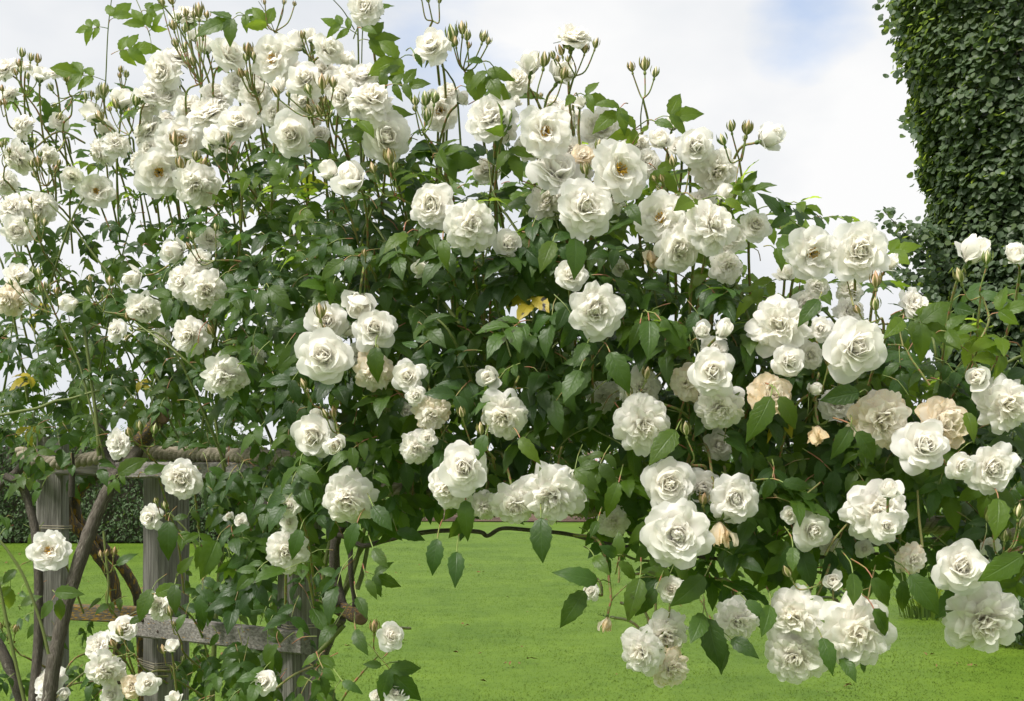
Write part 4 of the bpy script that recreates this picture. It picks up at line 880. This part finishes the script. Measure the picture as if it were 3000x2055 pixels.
# loose side spray
for (x0, y0, x1, y1, m_) in ((2790, 860, 2585, 620, 70), (2800, 900, 2600, 760, 80), (2800, 950, 2640, 820, 60), (2790, 800, 2660, 700, 60), (2640, 120, 2590, 40, 25), (2780, 760, 2690, 670, 50), (2790, 700, 2630, 690, 40), (2640, 10, 2555, 5, 9), (2690, 380, 2640, 370, 12), (2680, 210, 2620, 190, 10)):
    m_ = int(m_ * 1.7); tt = rng.random(m_) ** .8; q = np.array([P(x0 + (x1 - x0) * t + U(-34, 34), y0 + (y1 - y0) * t + U(-34, 34), CY - .25 + U(-.2, .2)) for t in tt])
    scatter_leaves(mb, q, np.tile((-.2, -.7, .6), (m_, 1)), rng.uniform(.045, .075, m_), np.stack([rng.random(m_), rng.random(m_) ** 3, np.zeros(m_)], 1))
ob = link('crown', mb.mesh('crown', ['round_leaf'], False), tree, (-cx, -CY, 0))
mb = MB()
tube(mb, [(cx, CY, -.1), (cx + .03, CY, 1.2), (cx - .05, CY, 3), (cx + .02, CY, 5), (cx, CY, 6.2)], .13, .05, 10, 6)
for i in range(34):
    z0 = U(.5, 5.6); aa = U(0, 6.28); r1 = np.interp(z0 + .5, zk, rk) * .92
    tube(mb, [(cx, CY, z0), (cx + r1 * .5 * math.cos(aa), CY + r1 * .5 * math.sin(aa), z0 + .2), (cx + r1 * math.cos(aa), CY + r1 * math.sin(aa), z0 + .6)], .035, .01, 6, 4)
for x0, y0, x1, y1 in ((2900, 900, 2590, 620), (2900, 950, 2620, 770)):
    tube(mb, [P(x0, y0, CY), P((x0 + x1) / 2, (y0 + y1) / 2 + 20, CY - .2), P(x1, y1, CY - .25)], .012, .004, 5, 5)
link('trunk', mb.mesh('trunk', ['trunk']), tree, (-cx, -CY, 0))

# ------------------------------------------------------------------ far hedge, shrubs, trees
def blob_crown(n, centre, rad, rng_=None, flat=0):
    """points through the outer part of a lumpy ellipsoid"""
    d = rng.normal(0, 1, (n, 3)); d /= np.linalg.norm(d, axis=1)[:, None]
    a = np.arctan2(d[:, 1], d[:, 0]); ph = rng.uniform(0, 6, 4)
    lump = 1 + .13 * np.sin(a * 3 + ph[0] + d[:, 2] * 3) + .12 * np.sin(a * 5 + ph[1] - d[:, 2] * 5) + .08 * np.sin(d[:, 2] * 9 + ph[2])
    r = lump * (1 - .45 * rng.random(n) ** 2)
    return np.asarray(centre) + d * r[:, None] * np.asarray(rad), d
hd = empty('clipped_hedge', (P(260, 0, 25)[0], 25.6, 0)); h0 = np.array(hd.location)
tag(hd, 'dark clipped evergreen hedge across the lawn, seen between the trellis posts', 'hedge')
x0, x1 = P(-1300, 0, 25)[0], P(760, 0, 25)[0]; n = 40000
fx_ = rng.uniform(x0, x1, n); top = 2.35 + .05 * np.sin(fx_ * 2); fz_ = rng.uniform(.02, 1, n) * top; fy_ = 25 + rng.random(n) ** 2 * .5 + .06 * np.sin(fx_ * 5) * np.sin(fz_ * 6)
m_ = n // 4; fz_[:m_] = top[:m_] - rng.random(m_) * .1; fy_[:m_] = rng.uniform(25, 26.3, m_)
mb = MB(); scatter_leaves(mb, np.stack([fx_, fy_, fz_], 1), np.tile((0, -.7, .6), (n, 1)), rng.uniform(.06, .12, n), np.stack([rng.random(n) * .6, rng.random(n) ** 4 * .5, np.zeros(n)], 1), False)
link('foliage', mb.mesh('foliage', ['far_leaf'], False), hd, tuple(-h0))
mb = MB(); box_between(mb, (x0 + .1, 25.8, 1.12), (x1 - .1, 25.8, 1.12), 2.2, .9)
link('branch_core', mb.mesh('branch_core', ['trunk']), hd, tuple(-h0))
def shrub(name, px, Y, w, h, label, cat, group=None, pink=0, n=2600, z0=0, lsz=.12, yg=.15):
    x = P(px, 0, Y)[0]; e = empty(name, (x, Y, 0)); tag(e, label, cat, group)
    mb = MB(); pos, d = blob_crown(n, (0, 0, z0 + (h - z0) / 2), (w / 2, w / 2, (h - z0) / 2))
    col = np.stack([np.clip(.5 + .4 * np.sin(pos[:, 0] * 4 / w * 3) + rng.normal(0, .2, n), 0, 1), np.clip(yg + rng.normal(0, .15, n), 0, 1), np.zeros(n)], 1)
    scatter_leaves(mb, pos, d + np.array([0, 0, .5]), rng.uniform(.7, 1.4, n) * lsz, col, False, .7)
    link('crown', mb.mesh('crown', ['far_leaf'], False), e)
    mb = MB(); tube(mb, [(0, 0, -.05), (.03, 0, h * .3), (-.02, .02, h * .7)], .04 * h ** .7, .015 * h ** .7, 7, 4)
    for i in range(7):
        a = i * .9; tube(mb, [(0, 0, h * (.12 + .05 * i)), (w * .18 * math.cos(a), w * .18 * math.sin(a), h * (.3 + .06 * i)), (w * .32 * math.cos(a), w * .32 * math.sin(a), h * (.42 + .06 * i))], .018 * h ** .7, .006 * h ** .7, 5, 3)
    link('trunk', mb.mesh('trunk', ['trunk']), e)
    if pink:
        mb = MB(); pos, d = blob_crown(pink, (0, 0, h / 2), (w / 2 * 1.03, w / 2 * 1.03, h / 2 * 1.03))
        scatter_leaves(mb, pos, d, rng.uniform(.06, .12, pink), np.zeros((pink, 3)), True, .4)
        tag(link('blossom', mb.mesh('blossom', ['pink'], False), e), kind='stuff')
G1 = 'flowering shrubs in the far bed'
shrub('flowering_shrub', 760, 33, 3.4, 2.3, 'pink flowering shrub in the far bed behind the right trellis post', 'shrub', G1, 260)
shrub('flowering_shrub', 1290, 39, 4.6, 2.9, 'pink flowering shrub in the far bed beneath the middle roses', 'shrub', G1, 240)
shrub('flowering_shrub', 1720, 38.5, 4.2, 3.3, 'tallest pink flowering shrub, in the far bed above the bare soil', 'shrub', G1, 420)
shrub('flowering_shrub', 2130, 39, 4.6, 2.6, 'pink flowering shrub in the far bed right of the middle', 'shrub', G1, 160)
shrub('green_shrub', 1000, 40, 4.6, 2.7, 'plain green shrub in the far bed beside the right trellis post', 'shrub')
shrub('green_shrub', 2520, 36, 4.6, 3.0, 'plain dark green shrub at the far right of the lawn', 'shrub')
shrub('broad_tree', 1690, 62, 9, 9.2, 'broad green tree far off behind the middle of the roses', 'tree', None, 0, 5200, 1.6, .26, .2)
shrub('broad_tree', 520, 66, 9, 5.2, 'low green tree far off, just above the hedge', 'tree', None, 0, 4200, 1.0, .26, .25)
shrub('broad_tree', 2300, 60, 8, 5.4, 'broad green tree far off behind the right side of the roses', 'tree', None, 0, 4200, 1.2, .26, .15)
shrub('broad_tree', 20, 58, 10, 5.4, 'broad green tree far off at the left behind the hedge', 'tree', None, 0, 4200, 1.2, .26, .2)
shrub('broad_tree', -650, 60, 11, 6.2, 'broad green tree far off, beyond the left end of the hedge', 'tree', None, 0, 4200, 1.2, .26, .15)
shrub('dark_shrub', 3075, 9.6, 1.0, .8, 'low dark shrub at the foot of the leafy column', 'shrub', None, 0, 3600, 0, .055, .05)
sp = empty('strappy_plant', (*P(2722, 0, 11.8)[:2], 0)); tag(sp, 'clump of narrow yellowish strappy leaves beside the dark shrub on the lawn edge', 'plant')
mb = MB()
for i in range(110):
    a = U(0, 6.28); r = U(.02, .34); L = U(.4, .85); w_ = U(.007, .016); o_ = np.array([r * math.cos(a), r * math.sin(a), 0]); out = np.array([math.cos(a), math.sin(a), 0]); sd = np.array([-math.sin(a), math.cos(a), 0]); lean = U(.25, 1.0)
    vs = []
    for t in (0, .25, .5, .75, 1):
        c0 = o_ + out * L * lean * t * t + np.array([0, 0, L * (t - .42 * lean * 1.6 * t * t)]); ww = w_ * (1 - t ** 2 * .95)
        vs += [c0 - sd * ww, c0 + sd * ww]
    g_ = U(0, 1); mb.add(vs, [(2 * j, 2 * j + 1, 2 * j + 3, 2 * j + 2) for j in range(4)], 0, None, np.tile((g_, .3 + .7 * g_, 0), (10, 1)))
link('leaves', mb.mesh('leaves', ['far_leaf']), sp)

# ------------------------------------------------------------------ sky and sun
EL, AZ = R(56), R(-52)            # AZ: direction towards the sun, measured from behind the camera, left negative
sdir = Vector((math.cos(EL) * math.sin(AZ), -math.cos(EL) * math.cos(AZ), math.sin(EL)))
w = bpy.data.worlds.new('World'); bpy.context.scene.world = w; w.use_nodes = True
nt = w.node_tree; nt.nodes.clear(); l = nt.links
sky = N(nt, 'ShaderNodeTexSky'); sky.sky_type = 'NISHITA'; sky.sun_disc = False; sky.sun_elevation = EL
sky.sun_rotation = math.atan2(sdir.x, sdir.y); sky.altitude = 50; sky.dust_density = 1.5
bg1 = N(nt, 'ShaderNodeBackground'); bg1.inputs[1].default_value = .06; l.new(sky.outputs[0], bg1.inputs[0])
tc = N(nt, 'ShaderNodeTexCoord'); dirv = tc.outputs['Generated']
mp = N(nt, 'ShaderNodeMapping'); mp.inputs['Scale'].default_value = (1, 1, 1.9); mp.inputs['Location'].default_value = (.35, .1, .2); l.new(dirv, mp.inputs[0])
n1 = noise(nt, 3.1, 7, mp.outputs[0], .52)
n2 = noise(nt, 2.6, 5, mp.outputs[0], .5)
def toward(px, py, rad):
    d = Vector(((px - 1500) / 3000 * W, 1, (HOR - py) / 3000 * W)).normalized()
    vm = N(nt, 'ShaderNodeVectorMath', operation='DISTANCE'); l.new(dirv, vm.inputs[0]); vm.inputs[1].default_value = d
    return maprange(nt, vm.outputs['Value'], 0, rad, 1, 0)
gap = mth(nt, 'MAXIMUM', mth(nt, 'MULTIPLY', toward(2330, -15, .085), 1.0), mth(nt, 'MULTIPLY', toward(1250, -60, .17), .62))
gap = mth(nt, 'MAXIMUM', gap, mth(nt, 'MULTIPLY', toward(350, 180, .26), .14))
cov = mth(nt, 'ADD', mth(nt, 'SUBTRACT', n1, mth(nt, 'MULTIPLY', gap, .30)), .24)
fac = maprange(nt, cov, .30, .56, 0, 1)
cc = mixc(nt, maprange(nt, n2, .38, .58), (.78, .815, .86), (1, 1, 1))
bg2 = N(nt, 'ShaderNodeBackground'); bg2.inputs[1].default_value = .246; l.new(cc, bg2.inputs[0])
ms = N(nt, 'ShaderNodeMixShader'); l.new(fac, ms.inputs[0]); l.new(bg1.outputs[0], ms.inputs[1]); l.new(bg2.outputs[0], ms.inputs[2])
wo = N(nt, 'ShaderNodeOutputWorld'); l.new(ms.outputs[0], wo.inputs[0])
su = bpy.data.lights.new('sun', 'SUN'); su.energy = 1.5; su.angle = R(16); su.color = (1, .96, .9)
so = bpy.data.objects.new('sun', su); C.objects.link(so); so.rotation_mode = 'QUATERNION'; so.rotation_quaternion = sdir.to_track_quat('Z', 'Y')

sc = bpy.context.scene
sc.view_settings.view_transform = 'Standard'; sc.view_settings.look = 'None'; sc.view_settings.exposure = 2.0; sc.view_settings.gamma = 1
sc.cycles.max_bounces = 8; sc.cycles.diffuse_bounces = 6; sc.cycles.transmission_bounces = 5; sc.cycles.glossy_bounces = 2; sc.cycles.transparent_max_bounces = 4
sc.cycles.use_denoising = True
